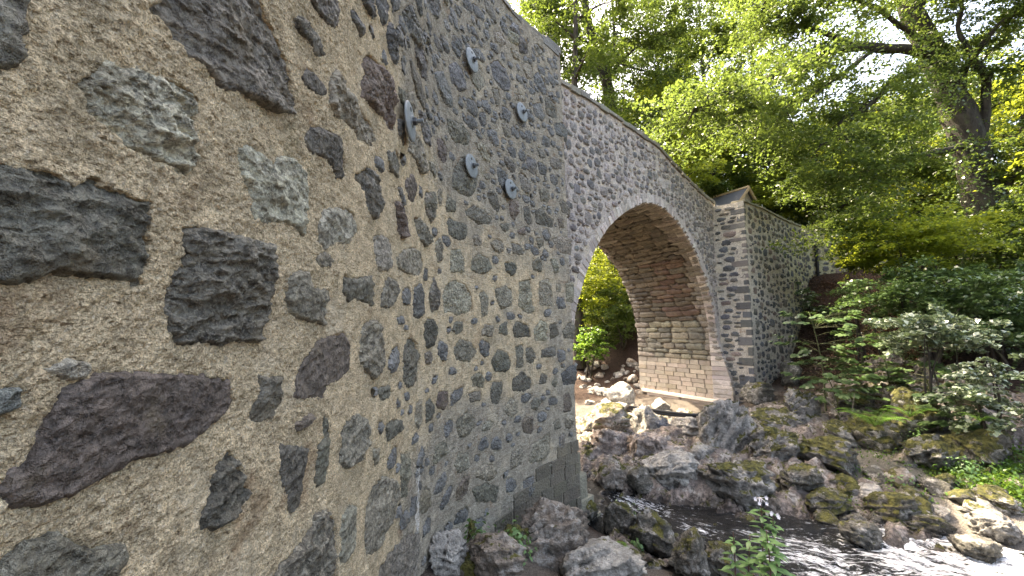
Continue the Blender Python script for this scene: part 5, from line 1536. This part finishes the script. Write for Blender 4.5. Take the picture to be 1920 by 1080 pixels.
sapling(1560, 722, 11.3, 1.7, .8, 'low sapling under the one against the wing wall', 512, 24)
sapling(1655, 668, 11.6, 1.4, 1.5, 'upright sapling in the middle of the slope', 513, 22)
sapling(1735, 705, 10.6, 1.7, .7, 'spreading sapling just left of the pale-leaved shrub', 514, 24)
sapling(1800, 765, 9.0, 1.2, .7, 'sapling between the mossy slab and the edge shrub', 515, 20)
sapling(1605, 695, 12.0, 1.5, .6, 'short dark sapling between the two upright ones', 516, 20)
# ferns
def fern(px, py, Y, L, label, seed, n=9, fwd=None):
    c = at(px, py, Y) if Y else ground_hit(px, py); r = np.random.default_rng(seed)
    root = empty('fern', tuple(c), label, 'fern', 'ferns among the rocks')
    for k in range(n):
        a = k * 6.283 / n + r.uniform(-.3, .3) if fwd is None else fwd + r.uniform(-.7, .7); l = L * r.uniform(.75, 1.1); m_ = 20
        u = np.linspace(0, 1, m_); d = np.array([math.cos(a), math.sin(a), 0]); s_ = np.array([-math.sin(a), math.cos(a), 0])
        P = c + d[None] * (l * u)[:, None] * .85 + np.array([0, 0, 1.0])[None] * (l * (1.15 * u - .85 * u ** 2))[:, None]
        mb = MB(); tube(mb, P, np.linspace(.006, .002, m_), 4)
        for i in range(2, m_):
            w = l * .24 * math.sin(math.pi * (u[i] * .86 + .12)) ** .8
            for sg in (-1, 1):
                p = P[i]; e = p + s_ * sg * w + d * w * .35 - [0, 0, .12 * w]; q = (p + e) / 2; hw_ = d * l * .022
                mb.add([p, q + hw_, e, q - hw_], [[0, 1, 2, 3]])
        me = mb.mesh('frond', M['leaf_fern'], False, {'tint': np.full(mb.n, r.uniform(.2, .9))}); child('frond', me, root)
fern(1640, 800, 8.7, .8, 'bright fern growing out of the mossy boulders', 521, 10)
fern(1706, 782, 8.7, .5, 'smaller fern right of the bright fern', 522, 8)
fern(1165, 1072, 5.0, .42, 'thin fern over the pale slab at the bottom edge', 523, 5, 2.0)
fern(1838, 790, 8.0, .35, 'little fern under the edge shrub', 524, 7)
# balsam in flower
def balsam(px, py, Y, H, label, seed, top=True, stems=1):
    b = at(px, py, Y); r = np.random.default_rng(seed)
    root = empty('flowering_plant', tuple(b), label, 'plant', 'balsam plants on the near bank')
    lean = r.uniform(-.08, .08); tp = b + np.array([lean * H, 0, H]); P = smooth_path([b, (b + tp) / 2 + [r.uniform(-.02, .02), 0, 0], tp], 16); mb = MB()
    tube(mb, P, np.linspace(.009, .004, 16), 6); child('stem', mb.mesh('stem', M['stem_red']), root)
    lv = MB(); tints = []
    def lf(p, a, L, dr, tilt=.25):
        d = np.array([math.cos(a), math.sin(a), tilt]); d /= np.linalg.norm(d); s_ = np.array([-math.sin(a), math.cos(a), 0]); N_ = np.cross(d, s_)
        rows = []
        for u, w in ((0, .01), (.2, .11), (.45, .17), (.7, .12), (1, .005)):
            m_ = p + d * L * u - np.array([0, 0, dr * L * u * u]); rows += [m_ + s_ * w * L * 1.1 + N_ * -.02 * L, m_, m_ - s_ * w * L * 1.1 + N_ * -.02 * L]
        lv.add(rows, grid_faces(5, 3)); tints.extend([r.uniform(.1, .9)] * 15)
    for k, q in enumerate(np.linspace(.12, .93, max(4, int(H / .075)))):
        p = P[int(q * 15)]
        for j in range(3): lf(p, k * 1.05 + j * 2.094 + r.uniform(-.25, .25), (.20 - .08 * q) * r.uniform(.75, 1.2), r.uniform(.2, .6))
    child('leaves', lv.mesh('leaves', M['leaf_balsam'], True, {'tint': tints}), root)
    if top:
        for k in range(5):
            a = k * 1.3 + r.uniform(-.3, .3); e = tp + np.array([math.cos(a) * .05, math.sin(a) * .05, r.uniform(-.05, .035)])
            f = MB()
            for q in range(5):
                g_ = q * 1.257; s_ = np.array([math.cos(g_), .3 * math.sin(g_) - .4, math.sin(g_)]) * .019; v = np.cross(s_, [0, 1, 0]); v = v / (np.linalg.norm(v) + 1e-6) * .010
                f.add([e, e + s_ * .6 + v, e + s_ * 1.15, e + s_ * .6 - v], [[0, 1, 2, 3]])
            tube(f, [tp, (tp + e) / 2, e], [.002, .002, .002], 4)
            child('flower', f.mesh('flower', M['petal'], False), root)
balsam(1428, 1110, 4.3, .90, 'tall balsam with white flowers standing over the river', 531)
balsam(1466, 1115, 4.25, .76, 'shorter balsam with white flowers right of the tall one', 532)
balsam(1380, 1120, 4.3, .62, 'leafy balsam without flowers left of the tall one', 533, False)
balsam(1445, 1125, 4.1, .64, 'leafy balsam crowded below the flowering pair', 534, False)
balsam(1405, 1110, 4.5, .58, 'low balsam at the bottom picture edge', 535, False)
def herb(px, py, label, seed, w=.35, h=.4, n=20, mat='leaf_balsam', leaf=.07):
    g = ground_hit(px, py); c = g + np.array([0, .1, h * .5]); r = np.random.default_rng(seed)
    root = empty('small_plant', tuple(g), label, 'plant', 'small leafy plants among the rocks')
    C = c + r.normal(0, 1, (n * 6, 3)) * np.array([w * .35, w * .35, h * .3]); child('leaves', leaf_mesh(C, leaf, M[mat], seed, .8, 1.7, name='leaves'), root)
    mb = MB()
    for q in range(0, n * 6, 9): tube(mb, [g, (g + C[q]) / 2 + [0, .02, .03], C[q]], [.006, .005, .003], 4)
    child('stems', mb.mesh('stems', M['stem']), root)
herb(1730, 848, 'small leafy plant in front of the mossy slab', 541, .35, .5, 26)
herb(1825, 905, 'leafy plant on the green patch at the right', 542, .4, .45, 26)
herb(1590, 830, 'tiny plant on the pale-topped boulder', 543, .3, .25, 16)
herb(1175, 985, 'small plant on the shadowed rock by the footing', 544, .3, .3, 14)
herb(895, 1050, 'small leafy plant at the foot of the near wall', 545, .25, .25, 18)
herb(965, 1060, 'leafy plant squeezed beside the brown boulder', 546, .25, .35, 22)
herb(1200, 1040, 'little herb between the dark boulder and the slab', 547, .15, .15, 10)
herb(1560, 880, 'little herb on the broad mossy boulder', 548, .25, .2, 14)
herb(1700, 915, 'low herb beside the log-shaped rock', 549, .35, .2, 18)
herb(1870, 830, 'leafy plant on the dark edge boulder', 550, .4, .35, 24, 'leaf_fern')
# ground cover of the green patch and fallen leaves
rc = np.random.default_rng(61)
def cover(n, xr, yr, leaf, mat, name, label, z=.05, up=1.2):
    pts = np.array([ground_hit(rc.uniform(*xr), rc.uniform(*yr)) for _ in range(n // 12)]); C = np.repeat(pts, 12, 0) + rc.normal(0, .14, (len(pts) * 12, 3)) * [1, 1, 0]
    C[:, 2] = np.maximum(terrain(C[:, :2]), WL) + np.abs(rc.normal(0, z, len(C))) + .02
    tag(link(name, leaf_mesh(C, leaf, M[mat], 62, up, 1.8, name=name)), label, name.replace('_', ' '), kind='stuff')
cover(3000, (1790, 1925), (850, 935), .07, 'leaf_fern', 'ground_cover', 'bright low herbs covering the green patch at the right', .09, .5)
cover(1500, (1560, 1760), (560, 700), .09, 'leaf_shrub', 'undergrowth', 'scattered green undergrowth on the bare slope', .09, .8)
cover(1600, (1500, 1900), (760, 960), .06, 'leaf_fern', 'weeds', 'thin green weeds between the far bank boulders', .06, .5)
lm = mat_leaf('dead leaf', (0.09, 0.05, 0.03), (0.24, 0.14, 0.08), (.2, .1, .04), .15)
M['dead_leaf'] = lm
cover(9000, (1470, 1780), (520, 760), .09, 'dead_leaf', 'leaf_litter', 'brown fallen leaves on the bare slope', .01, 3.0)
# dead sticks
for (a, b, Y, lab) in (((1592, 790), (1602, 738), 10.4, 'thin upright dead stick among the mossy boulders'), ((1742, 758), (1772, 786), 9.4, 'pale dead stick lying on the mossy slab'), ((1548, 748), (1580, 792), 10.6, 'bent grey twig left of the upright stick')):
    p, q = at(*a, Y), at(*b, Y - .15); mb = MB(); tube(mb, smooth_path([p, (p + q) / 2 + [.03, 0, .03], q], 8), np.linspace(.014, .006, 8), 6)
    o = link('stick', mb.mesh('stick', M['twig'])); tag(o, lab, 'stick', 'dead sticks on the boulders')

# ivy climbing the great trunk
gt = [o for o in bpy.data.objects if o.name.startswith('tree') and 'great leaning' in o.get('label', '')][0]
TPX = smooth_path(P3((1905, 640, 15.6), (1880, 540, 15.6), (1850, 420, 15.6), (1825, 300, 15.6), (1792, 195, 15.6), (1755, 110, 15.6)), 60)
ri = np.random.default_rng(71); k_ = (ri.uniform(0, 1, 5200) ** 1.3 * 59).astype(int); an = ri.uniform(0, 6.283, 5200); rr_ = .61 + np.abs(ri.normal(0, .09, 5200))
keep = fbm(np.column_stack([k_ * .12, an]), 1.0, 3, 5) > -.02
IC = TPX[k_] + np.column_stack([np.cos(an) * rr_, np.sin(an) * rr_, ri.normal(0, .15, 5200)])
child('ivy_leaves', leaf_mesh(IC[keep], .12, M['leaf_shrub'], 72, .3, 1.4, name='ivy_leaves'), gt)
